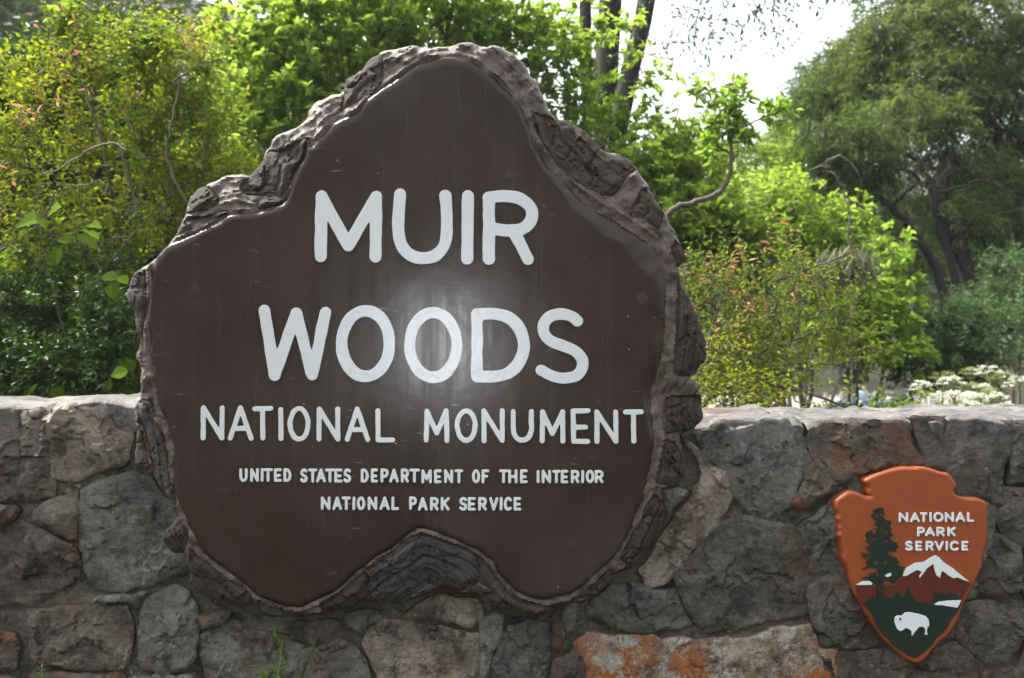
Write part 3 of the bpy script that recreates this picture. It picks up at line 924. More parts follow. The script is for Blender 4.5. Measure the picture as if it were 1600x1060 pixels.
CH = [
 (0, Z5, [(268,275),(340,215),(400,145),(468,100),(488,130),(490,200),(478,300),(440,345),(300,430),(225,470),(235,400),(252,335)]),
 (0, Z7, [(735,338),(790,350),(880,310),(940,292),(945,320),(925,395),(880,445),(845,550),(800,575),(760,548),(680,580),(610,572),(592,520),(640,470),(700,412),(706,372)]),
 (0, Z7, [(362,550),(438,512),(470,560),(508,592),(440,640),(330,668),(342,605)]),
 (0, Z7, [(322,682),(420,676),(540,642),(556,660),(480,700),(350,762),(288,778),(302,732)]),
 (1, Z7, [(690,598),(760,556),(815,586),(846,575),(828,608),(740,640),(690,650)]),
 (0, ZL, [(555,195),(600,192),(607,300),(600,400),(580,490),(560,460),(556,420),(546,352),(516,310),(497,275),(522,232)]),
 (2, ZB, [(500,32),(548,40),(565,120),(600,180),(615,300),(640,380),(652,440),(605,395),(580,340),(560,322),(535,230),(515,140),(482,122),(478,72)]),
 (1, ZB, [(486,150),(516,150),(532,235),(556,318),(500,292),(477,262)]),
 (0, ZB, [(665,480),(692,520),(690,570),(670,604),(640,607),(600,597),(584,552),(602,526),(642,500)]),
 (1, ZB, [(692,575),(740,632),(820,685),(928,752),(928,792),(850,802),(772,804),(752,770),(722,762),(690,738),(682,655)]),
 (2, Z8, [(0,560),(115,605),(128,640),(60,650),(12,628)]),
 (0, Z8, [(280,582),(380,520),(480,440),(512,470),(498,520),(500,570),(440,604),(370,624),(290,628)]),
 (2, Z8, [(484,430),(545,378),(615,345),(682,290),(740,262),(825,290),(930,332),(996,372),(990,430),(1000,500),(925,548),(850,512),(780,548),(700,570),(640,602),(600,600),(500,574),(498,520),(514,470)]),
 (0, Z8, [(1000,374),(1054,430),(1106,505),(1178,560),(1285,592),(1335,592),(1258,658),(1210,640),(1150,664),(1080,624),(1030,608),(1002,560),(1060,530),(1000,498)]),
 (1, Z8, [(1420,568),(1500,500),(1590,425),(1592,490),(1560,540),(1470,585),(1430,580)]),
 (0, ZR, [(60,752),(130,700),(180,670),(178,712),(130,758),(48,768)]),
 (1, ZR, [(215,610),(284,470),(330,446),(388,455),(360,495),(354,540),(300,618),(258,648),(216,625)]),
 (0, ZR, [(302,435),(345,366),(378,400),(394,458),(360,488),(296,458)]),
 (1, ZR, [(382,162),(428,170),(478,260),(474,312),(430,350),(345,330),(362,245)]),
 (0, ZR, [(390,0),(526,-6),(545,60),(540,100),(500,126),(388,146),(392,80)]),
 (1, Z6, [(205,292),(238,284),(294,384),(338,530),(308,620),(255,642),(190,636),(200,450)]),
 (0, Z6, [(176,120),(214,90),(246,145),(210,203),(192,165)]),
 (1, Z6b, [(28,95),(70,112),(130,124),(240,153),(318,184),(398,284),(478,304),(538,324),(564,380),(500,430),(438,508),(380,512),(310,482),(240,442),(165,375),(104,285),(55,205)]),
 (0, Z6b, [(582,470),(610,472),(648,530),(698,600),(660,678),(620,655),(512,608),(542,545)]),
 (0, Z6b, [(756,738),(798,800),(756,866),(740,830),(712,772)]),
 (0, Z6b, [(752,880),(770,925),(788,978),(795,1060),(742,1060),(742,940)]),
]
CHP = [np.array(Z(*zf, pts)) for _, zf, pts in CH]
rim_ = relief('rim', OUT, 0.0, slab_h, .115, RIM, sign, step=3.6, jit=3.0, seed=3)
rim_.data.set_sharp_from_angle(angle=math.radians(30))

def face_h(P, D):
    x, y = P[:, 0], P[:, 1]
    wd = 8 + 32 * np.clip((x - 780) / 200, 0, 1) * np.clip((y - 200) / 120, 0, 1) * np.clip((820 - y) / 250, 0, 1) + 3 * np.clip((250 - y) / 150, 0, 1)
    wd = wd * (1 + .35 * fbm(P / 50., 2, 61))
    e = np.clip(1 - D / wd, 0, 1)
    return -(.005 + .018 * np.clip((x - 740) / 160, 0, 1)) * e ** 1.8 + .0010 * fbm(P / 130., 2, 21) + .00008 * fbm(P / 14., 2, 22)
relief('face', FACEP, 0.0, face_h, .03, FACE, sign, step=4.6, jit=1.9, seed=5, attrs=None)

for i, (mi, zf, pts) in enumerate(CH):
    seed = 200 + i
    def ch(P, D, seed=seed):
        h, t = slab_base(P)
        ring = vnoise(np.c_[(t + 7 * fbm(P / 40., 3, seed)) / 4.2, np.full(len(P), seed * 3.1), fbm(P / 30., 2, seed) * .7], seed)
        an = np.arctan2(P[:, 1] - 560, P[:, 0] - 660) * 450
        rad = np.abs(vnoise(np.c_[an / 34., t / 70., np.full(len(P), seed * 2.7)], seed + 6))
        r = .0058 * ring + .007 * fbm(P / 26., 5, seed, .65) - .009 * np.clip(1 - rad / .06, 0, 1)
        crk = np.abs(fbm(np.c_[P[:, 0] / 30., P[:, 1] / 30.] + seed, 3, seed + 1))
        r = r - .011 * np.clip(1 - crk / .06, 0, 1)
        e = np.clip(D / 14., 0, 1)
        return h + .012 * np.sqrt(e) - .006 + r * (.4 + .6 * e)
    bb = relief('bark_block', Z(*zf, pts), 0.0, ch, .118, BARK[mi], sign, step=3.4, jit=3.0, seed=seed, own=True, attrs={'ring': lambda P, D: slab_base(P)[1]})
    bb.data.set_sharp_from_angle(angle=math.radians(26))
relief('wood_chip', Z(*Z5, [(1420,432),(1472,434),(1474,462),(1440,470),(1418,484)]), 0.0, lambda P, D: -.035 + .004 * fbm(P / 5., 3, 9), .05, CHIPWOOD, sign, step=3, own=True)

PLUG = plain('plug_paint', (.037, .024, .019), .3)
# ------------------------------------------------------------------ lettering
def arc(cx, cy, rx, ry, a0, a1, n=18):
    return [(cx + rx * math.cos(math.radians(a0 + (a1 - a0) * k / n)), cy + ry * math.sin(math.radians(a0 + (a1 - a0) * k / n))) for k in range(n + 1)]
GL = {
 'A': [[(0, 1), (.5, 0), (1, 1)], [(.2, .68), (.8, .68)]],
 'C': [[(1, .14), (.8, .02), (.5, 0), (.2, .1), (.02, .35), (0, .62), (.14, .88), (.4, 1), (.75, .99), (1, .88)]],
 'D': [[(0, 0), (0, 1)], [(0, 0), (.45, .02), (.8, .17), (1, .45), (.98, .65), (.78, .9), (.45, 1), (0, 1)]],
 'E': [[(1, 0), (0, 0), (0, 1), (1, 1)], [(0, .53), (.85, .53)]],
 'F': [[(1, 0), (0, 0), (0, 1)], [(0, .5), (.8, .5)]],
 'H': [[(0, 0), (0, 1)], [(1, 0), (1, 1)], [(0, .52), (1, .52)]],
 'I': [[(.5, 0), (.5, 1)]],
 'K': [[(0, 0), (0, 1)], [(1, 0), (0, .55)], [(.3, .4), (1, 1)]],
 'L': [[(0, 0), (0, 1), (1, 1)]],
 'M': [[(.02, 1), (.04, 0), (.5, .74), (.96, 0), (.98, 1)]],
 'N': [[(0, 1), (0, 0), (1, 1), (1, 0)]],
 'O': [arc(.5, .5, .5, .5, 0, 360, 28)],
 'P': [[(0, 0), (0, 1)], [(0, 0), (.6, .01), (.92, .1), (1, .27), (.92, .45), (.6, .55), (0, .56)]],
 'R': [[(0, 0), (0, 1)], [(0, 0), (.6, .01), (.92, .1), (1, .27), (.92, .45), (.6, .55), (0, .56)], [(.5, .56), (1, 1)]],
 'S': [[(.95, .12), (.75, .02), (.45, 0), (.15, .07), (.03, .25), (.18, .42), (.5, .5), (.85, .6), (1, .78), (.85, .95), (.5, 1), (.2, .98), (0, .87)]],
 'T': [[(0, 0), (1, 0)], [(.5, 0), (.5, 1)]],
 'U': [[(0, 0), (0, .6), (.08, .82), (.28, .97), (.5, 1), (.72, .97), (.92, .82), (1, .6), (1, 0)]],
 'V': [[(0, 0), (.5, 1), (1, 0)]],
 'W': [[(0, 0), (.26, 1), (.5, .1), (.74, 1), (1, 0)]],
}
def contour(strokes, width, step):
    P = [p for s in strokes for p in s]
    xs = [p[0] for p in P]; ys = [p[1] for p in P]
    m = width * .5 + step * 2.5
    X = np.arange(min(xs) - m, max(xs) + m + step, step); Y = np.arange(min(ys) - m, max(ys) + m + step, step)
    gx, gy = np.meshgrid(X, Y); G = np.c_[gx.ravel(), gy.ravel()]
    d = np.full(len(G), 1e9)
    for s in strokes:
        for a, b in zip(s, s[1:]):
            a = np.array(a); b = np.array(b); ab = b - a; L = max(ab @ ab, 1e-9)
            t = np.clip(((G - a) @ ab) / L, 0, 1)
            d = np.minimum(d, np.hypot(*(G - a - t[:, None] * ab).T))
    d = d + width * .035 * fbm(G / (width * 1.1) + len(strokes) * 7.7, 3, 55)
    f = (width * .5 - d).reshape(gx.shape)
    f = np.where(np.abs(f) < 1e-7, 1e-7, f)
    ny, nx = f.shape
    seg = {}
    b = f > 0
    cs = b[:-1, :-1] * 1 + b[:-1, 1:] * 2 + b[1:, 1:] * 4 + b[1:, :-1] * 8
    def pt(e):
        (i, j), (k, l) = e
        u = f[i, j] / (f[i, j] - f[k, l])
        return (X[j] + (X[l] - X[j]) * u, Y[i] + (Y[k] - Y[i]) * u)
    TB = {1: [(3, 0)], 2: [(0, 1)], 3: [(3, 1)], 4: [(1, 2)], 5: [(3, 2), (1, 0)], 6: [(0, 2)], 7: [(3, 2)], 8: [(2, 3)], 9: [(2, 0)], 10: [(0, 3), (2, 1)], 11: [(2, 1)], 12: [(1, 3)], 13: [(1, 0)], 14: [(0, 3)]}
    for i, j in zip(*np.nonzero((cs > 0) & (cs < 15))):
        ed = [((i, j), (i, j + 1)), ((i, j + 1), (i + 1, j + 1)), ((i + 1, j), (i + 1, j + 1)), ((i, j), (i + 1, j))]
        for a, c in TB[cs[i, j]]: seg[ed[a]] = ed[c]
    loops = []
    while seg:
        s = next(iter(seg)); lp = [s]; n = seg.pop(s)
        while n != s and n in seg: lp.append(n); n = seg.pop(n)
        if len(lp) > 4: loops.append([pt(e) for e in lp])
    return loops

def smooth(pts, sub=5):
    P = np.array(pts, float); Q = np.vstack([2 * P[0] - P[1], P, 2 * P[-1] - P[-2]]); out = []
    for i in range(1, len(Q) - 2):
        a, b, c, d = Q[i - 1], Q[i], Q[i + 1], Q[i + 2]
        for k in range(sub):
            t = k / sub
            out.append(tuple(.5 * (2 * b + (c - a) * t + (2 * a - 5 * b + 4 * c - d) * t * t + (3 * b - a - 3 * c + d) * t ** 3)))
    return out + [tuple(P[-1])]
for _g in ('C', 'S', 'U'): GL[_g] = [smooth(s, 4) for s in GL[_g]]
for _g in ('D', 'P', 'R'): GL[_g] = [smooth(s, 4) if len(s) > 4 else s for s in GL[_g]]
def solid(name, loops, y, thick, bevel, mat, parent, own=True):
    """flat solid with rounded edge from closed outlines in photo pixels on the plane y (holes allowed); its face stands thick metres proud of y"""
    L3 = [[S(px, py, y) for px, py in lp] for lp in loops]
    allp = np.array([p for l in L3 for p in l]); c = allp.mean(0)
    cu = bpy.data.curves.new('outline', 'CURVE'); cu.dimensions = '2D'; cu.fill_mode = 'BOTH'
    cu.extrude = max(thick - bevel, 1e-4) / 2 + 0; cu.bevel_depth = bevel; cu.bevel_resolution = 1; cu.offset = -bevel
    for l in L3:
        sp = cu.splines.new('POLY'); sp.points.add(len(l) - 1); sp.use_cyclic_u = True
        for q, p in zip(sp.points, l): q.co = (p[0] - c[0], p[2] - c[2], 0, 1)
    ob = bpy.data.objects.new('outline', cu)
    COL.objects.link(ob)
    me = bpy.data.meshes.new_from_object(ob.evaluated_get(bpy.context.evaluated_depsgraph_get()))
    COL.objects.unlink(ob); bpy.data.objects.remove(ob); bpy.data.curves.remove(cu)
    n = len(me.vertices); co = np.zeros(n * 3, np.float32); me.vertices.foreach_get('co', co); co = co.reshape(-1, 3)
    co = np.c_[co[:, 0], -co[:, 2], co[:, 1]]            # front of the curve (+Z) looks to the camera (-Y)
    me.vertices.foreach_set('co', co.astype(np.float32).ravel())
    me.name = name
    me.update(); me.materials.clear(); me.materials.append(mat)
    o = bpy.data.objects.new(name, me)
    base = np.array(parent.location)
    o.location = (c[0] - base[0], y - thick / 2 - base[1], c[2] - base[2])
    return link(o, parent)

def letters(parent, rows, y, thick, mat, skew=0):
    for (zf, sw, y0, y1, lst) in rows:
        x_, y_, f = zf
        for row in lst:
            ch, a, b = row[0], row[1], row[2]
            yy0, yy1 = (row[3], row[4]) if len(row) > 4 else (y0, y1)
            h = sw / 2
            bx0, bx1, by0, by1 = a + h, b - h, yy0 + h, yy1 - h
            if ch == 'I': bx0 = bx1 = (a + b) / 2
            st = [[(x_ + (bx0 + u * (bx1 - bx0)) / f, y_ + (by0 + v * (by1 - by0)) / f) for u, v in s] for s in GL[ch]]
            j = lambda: random.uniform(-.02, .02) * (yy1 - yy0) / f
            st = [[(p[0] + j() * .4, p[1] + j() * .4) for p in s] for s in st]
            wpx = sw / f
            solid('letter', contour(st, wpx, max(wpx / 5.5, .7)), y, thick, min(.0012, wpx * .0018 * .2), mat, parent)

ZT = (300, 280, 2.2222)
def zz(strokes): return [Z(*ZT, s) for s in strokes]
BIG = [
 ([[(447,268),(450,62),(543,232),(640,62),(638,270)]], 42),
 ([[(723,54),(718,120),(718,190),(730,235),(758,264),(800,276),(842,268),(872,238),(884,195),(885,130),(880,60)]], 43),
 ([[(958,60),(955,278)]], 42),
 ([[(1031,277),(1031,68)],[(1031,68),(1035,64),(1090,61),(1135,68),(1168,90),(1181,120),(1172,152),(1145,174),(1095,180),(1035,172)],[(1115,178),(1166,278)]], 42),
 ([[(252,458),(288,680),(362,467),(418,680),(464,464)]], 41),
 ([arc(603, 572, 83, 114, 0, 360, 40)], 41),
 ([arc(838, 577, 82, 112, 0, 360, 40)], 41),
 ([[(990,470),(989,686)],[(990,470),(1050,469),(1095,480),(1132,512),(1151,560),(1150,600),(1130,645),(1095,675),(1050,686),(989,687)]], 42),
 ([[(1338,493),(1318,477),(1280,469),(1243,478),(1221,505),(1224,540),(1248,564),(1290,580),(1330,598),(1354,628),(1353,660),(1332,684),(1290,692),(1250,684),(1212,664)]], 40),
]
for st, wd in BIG:
    st = [smooth(s, 5) if 6 < len(s) < 30 else s for s in st]
    solid('letter', contour(zz(st), wd / 2.2222, 2.0), -.0015, .0035, .0014, WHITE, sign)
N1 = (300, 620, 4.4444); N2 = (650, 620, 4.4444)
letters(sign, [
 (N1, 35, 62, 308, [('N',62,228,62,304),('A',250,430,62,306),('T',420,565,66,306),('I',600,636,72,310),('O',664,825,66,314),('N',865,1032,70,312),('A',1060,1240,70,314),('L',1275,1412,80,320)]),
 (N2, 35, 82, 326, [('M',52,236,82,322),('O',268,428,82,322),('N',455,615,82,322),('U',658,818,88,320),('M',855,1040,90,326),('E',1075,1210,82,328),('N',1240,1405,90,328),('T',1438,1582,90,328)]),
 (N1, 20, 498, 592, [('U',330,388),('N',405,465),('I',478,498),('T',495,562),('E',570,624),('D',635,692)]),
 (N1, 20, 500, 597, [('S',752,804),('T',808,870),('A',862,930),('T',925,992),('E',988,1045),('S',1052,1106),('D',1172,1228),('E',1242,1292),('P',1310,1366),('A',1370,1437),('R',1450,1507),('T',1508,1582)]),
 (N2, 20, 506, 602, [('M',36,112),('E',125,178),('N',195,258),('T',268,328),('O',388,446),('F',455,508),('T',576,640),('H',640,704),('E',722,775)]),
 (N2, 20, 509, 602, [('I',838,858),('N',872,938),('T',945,1005),('E',1005,1058),('R',1075,1135),('I',1147,1167),('O',1178,1238),('R',1240,1302)]),
 (N1, 20, 694, 788, [('N',895,962),('A',975,1042),('T',1040,1105),('I',1115,1135),('O',1145,1204),('N',1220,1288),('A',1302,1374),('L',1385,1438),('P',1508,1562)]),
 (N2, 20, 698, 792, [('A',12,82),('R',98,158),('K',172,234),('S',300,356),('E',360,415),('R',432,492),('V',508,572),('I',581,601),('C',610,666),('E',678,732)]),
], -.001, .0028, WHITE)

for x, y, rr in [(797, 272, 8), (1003, 466, 9), (305, 455, 9), (896, 850, 9), (850, 322, 5), (735, 640, 4)]:
    pg = [(x + rr * math.cos(a * PI / 9) * random.uniform(.92, 1.08), y + rr * math.sin(a * PI / 9) * random.uniform(.92, 1.08)) for a in range(18)]
    solid('plug', [pg], -.0006, .0009, .0004, PLUG, sign)
CRK = plain('dark_crack', (.022, .008, .006), .7)
for pts in ([(566, 247), (567, 283), (568, 301)], [(842, 388), (843, 420), (841, 452)], [(1028, 560), (1026, 590)]):
    solid('crack', [[(x - .7, y) for x, y in pts] + [(x + .8, y) for x, y in pts[::-1]]], -.0008, .0016, .0002, CRK, sign)

# ------------------------------------------------------------------ arrowhead plaque on the wall
ORANGE = plain('orange_enamel', (.28, .062, .015), .45, 0, .5, .12, 90)
DKRED = plain('dark_red_enamel', (.10, .018, .008), .4)
DKGRN = plain('dark_green_enamel', (.010, .022, .014), .4)
WHT2 = plain('white_enamel', (.72, .74, .74), .38)
YB = .088
plq = empty('arrowhead_plaque', S(1425, 1030, .1), 'orange arrowhead plaque with white bison and tree mounted on the stones', 'plaque')
ZA = (1290, 720, 3.211); ZQ = (1330, 790, 4.82)
PLATE = Z(*ZA, [(40,195),(75,170),(110,150),(150,155),(195,178),(225,176),(205,162),(207,130),(186,102),(190,90),(240,65),(320,38),(400,28),(440,33),(460,28),(490,29),(560,50),(610,62),(640,100),(655,128),(636,145),(646,170),(690,182),(750,182),(790,200),(808,215),(805,290),(803,400),(792,440),(777,490),(780,520),(765,560),(745,600),(720,650),(692,700),(667,755),(662,790),(630,840),(600,882),(572,900),(540,932),(510,970),(486,996),(450,1018),(410,1005),(375,980),(340,948),(290,905),(268,865),(240,832),(215,785),(190,752),(160,705),(130,660),(112,590),(100,530),(76,490),(78,450),(68,410),(66,395),(50,372),(62,350),(52,332),(62,312),(44,290),(55,268),(38,230)])
def plate_h(P, D):
    e = np.clip(1 - D / 3.2, 0, 1)
    lo = np.clip((P[:, 1] - 900) / 40, 0, 1) * np.clip(1 - np.abs(D - 5) / 4, 0, 1)
    return .016 - .007 * e ** 1.2 + .0006 * lo
relief('plate', PLATE, YB + .016, plate_h, .15, ORANGE, plq, step=2.6, jit=.3, rounds=1)
pf = YB - .0015
solid('mountain', [Z(*ZQ, [(32,597),(150,597),(240,596),(330,594),(392,530),(450,480),(620,402),(660,404),(760,490),(890,575),(905,590),(858,660),(822,738),(62,746),(40,660)])], pf, .0012, .0003, DKRED, plq)
solid('snow_cap', [Z(*ZQ, [(385,528),(412,470),(480,432),(545,425),(590,395),(630,375),(660,390),(690,425),(760,470),(822,522),(892,576),(845,562),(795,540),(770,550),(735,532),(690,495),(676,500),(666,546),(640,526),(626,490),(615,440),(570,470),(546,505),(514,546),(510,530),(530,500),(495,485),(455,505),(420,527),(395,532)])], pf - .001, .003, .0008, WHT2, plq)
solid('snow_bank', [Z(*ZQ, [(33,596),(85,570),(138,568),(160,588),(150,597),(60,599)])], pf - .001, .003, .0006, WHT2, plq)
GRN = Z(*ZQ, [(90,742),(108,722),(120,715),(132,690),(142,712),(160,660),(176,700),(196,700),(240,715),(266,690),(280,704),(292,696),(312,690),(330,655),(345,632),(362,668),(374,690),(392,690),(408,640),(425,600),(444,650),(466,698),(482,722),(540,730),(604,735),(614,660),(630,640),(645,667),(670,650),(690,672),(730,660),(760,672),(782,650),(800,682),(838,690),(828,745),(790,820),(760,850),(720,925),(690,960),(640,1000),(610,1050),(560,1095),(500,1140),(482,1148),(440,1136),(360,1085),(310,1050),(270,1000),(240,980),(205,930),(180,890),(160,840),(130,790),(110,765)])
solid('meadow', [GRN], pf - .0008, .0012, .0003, DKGRN, plq)
solid('river', [Z(*ZQ, [(622,744),(660,724),(740,716),(826,712),(812,745),(796,770),(740,760),(680,750),(640,750)])], pf - .0018, .003, .0006, WHT2, plq)
solid('bison', [Z(*ZQ, [(325,850),(332,835),(350,828),(380,830),(390,818),(405,806),(440,803),(500,815),(556,832),(578,855),(584,880),(583,908),(572,915),(566,945),(572,972),(550,973),(556,930),(535,912),(510,912),(490,935),(466,965),(467,976),(450,976),(452,945),(430,930),(408,920),(385,940),(366,946),(342,928),(330,898),(323,870)])], pf - .0018, .0035, .001, WHT2, plq)
solid('bison_eye', [Z(*ZQ, [(362,848),(376,846),(376,862),(368,872),(360,862)])], pf - .0052, .0006, .0001, DKGRN, plq)
TREE = Z(*ZQ, [(225,12),(245,22),(243,45),(256,60),(240,85),(252,100),(276,120),(290,106),(305,130),(290,150),(302,182),(296,200),(318,225),(288,240),(300,262),(330,274),(350,280),(338,292),(360,312),(330,325),(340,345),(300,345),(272,352),(290,378),(340,390),(348,412),(362,430),(345,445),(370,458),(408,462),(384,490),(390,520),(350,560),(320,590),(290,578),(262,560),(245,545),(245,740),(195,740),(195,592),(150,580),(120,560),(82,552),(86,542),(140,532),(130,508),(170,505),(195,500),(192,472),(150,466),(110,480),(80,486),(88,474),(130,450),(105,435),(128,412),(100,388),(92,404),(88,380),(68,352),(100,360),(142,362),(122,330),(98,312),(140,306),(150,290),(105,272),(122,255),(108,228),(118,198),(140,190),(165,178),(205,172),(178,140),(196,120),(160,92),(148,75),(170,60),(160,40),(192,22)])
HOLES = [(172,192,17,20),(178,252,22,9),(265,205,9,18),(263,268,15,9),(236,178,7,30),(240,238,6,20),(186,430,17,13),(258,430,14,16),(126,398,14,12),(196,520,11,14),(190,80,12,10),(226,70,9,16),(152,272,12,8)]
solid('tall_tree', [TREE] + [Z(*ZQ, arc(x, y, a, b, 0, 360, 9)[:-1]) for x, y, a, b in HOLES], pf - .0026, .0012, .0002, DKGRN, plq)
solid('snow_patch', [Z(*ZQ, [(254,526),(280,512),(300,507),(301,528),(280,538),(264,540)])], pf - .0042, .001, .0003, WHT2, plq)
ZC = (1395, 790, 11.4286)
letters(plq, [
 (ZC, 42, 118, 296, [('N',100,272,124,300),('A',303,478,124,300),('T',480,612,124,300),('I',648,695),('O',720,900),('N',924,1088),('A',1112,1288),('L',1320,1445)]),
 (ZC, 42, 382, 553, [('P',430,567),('A',570,748),('R',775,918),('K',968,1114)]),
 (ZC, 42, 634, 808, [('S',216,352),('E',398,522),('R',580,722),('V',742,908),('I',936,982),('C',1012,1170),('E',1222,1342)]),
], pf - .001, .003, WHT2)
# ------------------------------------------------------------------ vegetation
def gbase(px, d):
    p = W(px, HOR, d); p[2] = float(gz(p[0], p[1])); return p
def stems_from(base, tops, r0, r1, rng, sub=4, wob=.012):
    """stems curving from the ground point up to the given points"""
    out = []
    for t in tops:
        t = np.array(t); a = base + np.r_[rng.normal(0, .06, 2), 0]
        m = (a + t) / 2 + np.r_[rng.normal(0, .08, 2), .12]
        m[:2] = a[:2] * .6 + t[:2] * .4
        out.append(polyline_tube([a, m, t], r0, r1, sub, wob, rng))
    return out
def add_stems(root, trunks, mat, name='stem', sides=7):
    for pts, r in trunks:
        V, F = tube_along(pts, r, sides)
        fast_mesh(name, V, F, mat, root, smooth=True)

rg = lambda s: np.random.default_rng(s)

# huckleberry behind the wall, beside the sign
def huckleberry_a():
    r = rg(11); b = gbase(170, 5.3)
    tr = stems_from(b, [W(90, 300, 5.2), W(180, 330, 5.3), W(270, 330, 5.4), (W(60, 470, 5.0)), W(230, 470, 5.0)], .016, .007, r)
    tr.append(trunk_path([(150, 640), (185, 420), (165, 240), (140, 120), (108, 55)], 5.1, .014, .004, 5, .004, r))
    tr.append(trunk_path([(250, 640), (290, 400), (290, 260), (268, 130)], 5.3, .016, .005, 5, .004, r))
    root = empty('huckleberry_shrub', b, 'tall yellow-green small-leaved shrub with red tips beside the wooden sign', 'shrub', 'small-leaved shrubs behind the wall')
    add_stems(root, tr, TWIG)
    add_stems(root, [trunk_path(q, 4.55, a_, b_, 5, .003, r) for q, a_, b_ in (([(60, 275), (95, 262), (120, 247), (150, 230), (178, 225), (196, 236)], .0035, .006), ([(86, 284), (110, 290), (140, 288), (156, 283), (168, 292), (162, 305)], .002, .004), ([(-10, 400), (60, 350), (85, 300)], .006, .003))], PALEBR, 'branch', 6)
    add_stems(root, [trunk_path(q, 4.6, a_, b_, 5, .003, r) for q, a_, b_ in (([(160, 225), (136, 150), (124, 118), (105, 70)], .006, .002), ([(292, 320), (262, 250), (266, 200), (282, 122)], .007, .003), ([(345, 92), (300, 108), (270, 128)], .002, .004), ([(215, 330), (190, 240), (178, 225)], .006, .005), ([(110, 470), (180, 400), (240, 330)], .005, .003), ([(20, 330), (110, 380), (200, 370)], .004, .003))], TWIG, 'branch', 6)
    bl = [(55, 250, 85, 110, 5.0, .45, 46), (170, 185, 100, 125, 5.2, .5, 74), (290, 215, 85, 95, 5.4, .45, 54), (95, 400, 125, 110, 4.9, .45, 66), (270, 330, 85, 80, 5.2, .45, 50),
          (105, 70, 28, 70, 5.1, .2, 16), (280, 110, 55, 70, 5.3, .3, 28), (205, 80, 40, 60, 5.4, .3, 14), (60, 525, 90, 85, 4.9, .35, 24), (165, 540, 70, 75, 4.9, .3, 20), (-60, 380, 90, 200, 4.9, .4, 40), (20, 130, 30, 60, 5.0, .25, 9), (360, 290, 45, 45, 5.3, .3, 18),
          (40, 480, 90, 60, 5.3, .3, 34), (150, 470, 80, 50, 4.9, .3, 20)]
    plant('', None, None, b, tr, bl, None, r, twigs=6, tl=(.10, .24), k=9, ll=(.016, .036), wr=.56, mat='huckle', twr=.0016, root=root, redpart=(.62, 50), tshift=.02, maxr=.009, updir=.5, tnoise=2.2)
    # older sprigs with larger round leaves
    bl2 = [(97, 25, 14, 26, 5.0, .06, 5), (240, 60, 40, 26, 5.2, .1, 7), (345, 118, 22, 22, 5.2, .08, 5), (200, 110, 30, 30, 5.2, .1, 5), (330, 170, 30, 30, 5.2, .1, 5), (30, 420, 50, 40, 4.7, .1, 6), (250, 250, 60, 40, 5.0, .1, 6)]
    plant('', None, None, b, tr, bl2, None, r, twigs=2, tl=(.06, .14), k=7, ll=(.035, .055), wr=.72, mat='lime', twr=.0014, root=root, tshift=.1, maxr=.004, updir=.5, cname='round_leaves', bname='sprigs')
huckleberry_a()

def low_shrub():  # added bush: dark leaf colour stands in for shade under the taller shrub
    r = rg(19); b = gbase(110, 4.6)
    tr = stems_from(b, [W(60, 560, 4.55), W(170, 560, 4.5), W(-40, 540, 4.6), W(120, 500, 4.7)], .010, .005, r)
    root = empty('painted_shade_shrub', b, 'low small-leaved bush added along the wall top, its dark green leaf colour standing in for shade under the yellow-green shrub', 'shrub')
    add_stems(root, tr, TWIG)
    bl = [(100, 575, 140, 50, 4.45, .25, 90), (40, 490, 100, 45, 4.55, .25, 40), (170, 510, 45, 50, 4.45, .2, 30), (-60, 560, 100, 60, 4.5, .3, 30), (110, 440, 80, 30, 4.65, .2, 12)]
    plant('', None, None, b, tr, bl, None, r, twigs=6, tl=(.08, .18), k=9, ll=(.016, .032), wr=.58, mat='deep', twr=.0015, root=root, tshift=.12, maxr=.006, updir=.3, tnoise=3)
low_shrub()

# red-tipped shrub on the other side of the sign
def huckleberry_b():
    r = rg(12); b = gbase(1130, 5.2)
    tr = [trunk_path([(1080, 650), (1150, 600), (1240, 607), (1330, 640)], 5.0, .012, .005, 5, .004, r),
          trunk_path([(1090, 640), (1180, 560), (1270, 520), (1350, 505)], 5.2, .011, .003, 5, .004, r),
          trunk_path([(1070, 640), (1130, 540), (1200, 450), (1290, 410), (1340, 390)], 5.3, .013, .003, 5, .004, r),
          trunk_path([(1080, 640), (1110, 520), (1140, 430)], 5.2, .011, .004, 5, .004, r),
          trunk_path([(1100, 650), (1200, 590), (1300, 570), (1390, 590)], 5.1, .009, .002, 5, .004, r)]
    root = empty('huckleberry_shrub', b, 'low spreading yellow-green shrub with many red tips and arching branches beyond the sign', 'shrub', 'small-leaved shrubs behind the wall')
    add_stems(root, tr, TWIG)
    bl = [(1125, 450, 55, 50, 5.3, .3, 28), (1190, 490, 75, 55, 5.2, .35, 24), (1145, 570, 65, 55, 5.0, .3, 28), (1270, 480, 75, 40, 5.3, .3, 17), (1250, 560, 90, 42, 5.1, .3, 20), (1165, 622, 80, 16, 4.9, .3, 16), (1345, 545, 45, 22, 5.1, .25, 8), (1240, 425, 65, 26, 5.3, .2, 9)]
    plant('', None, None, b, tr, bl, None, r, twigs=5, tl=(.10, .26), k=9, ll=(.014, .030), wr=.55, mat='huckle', twr=.0018, root=root, redpart=(.45, 34), tshift=-.08, maxr=.007, updir=.25, bark=MUDBR, tnoise=2.2)
huckleberry_b()

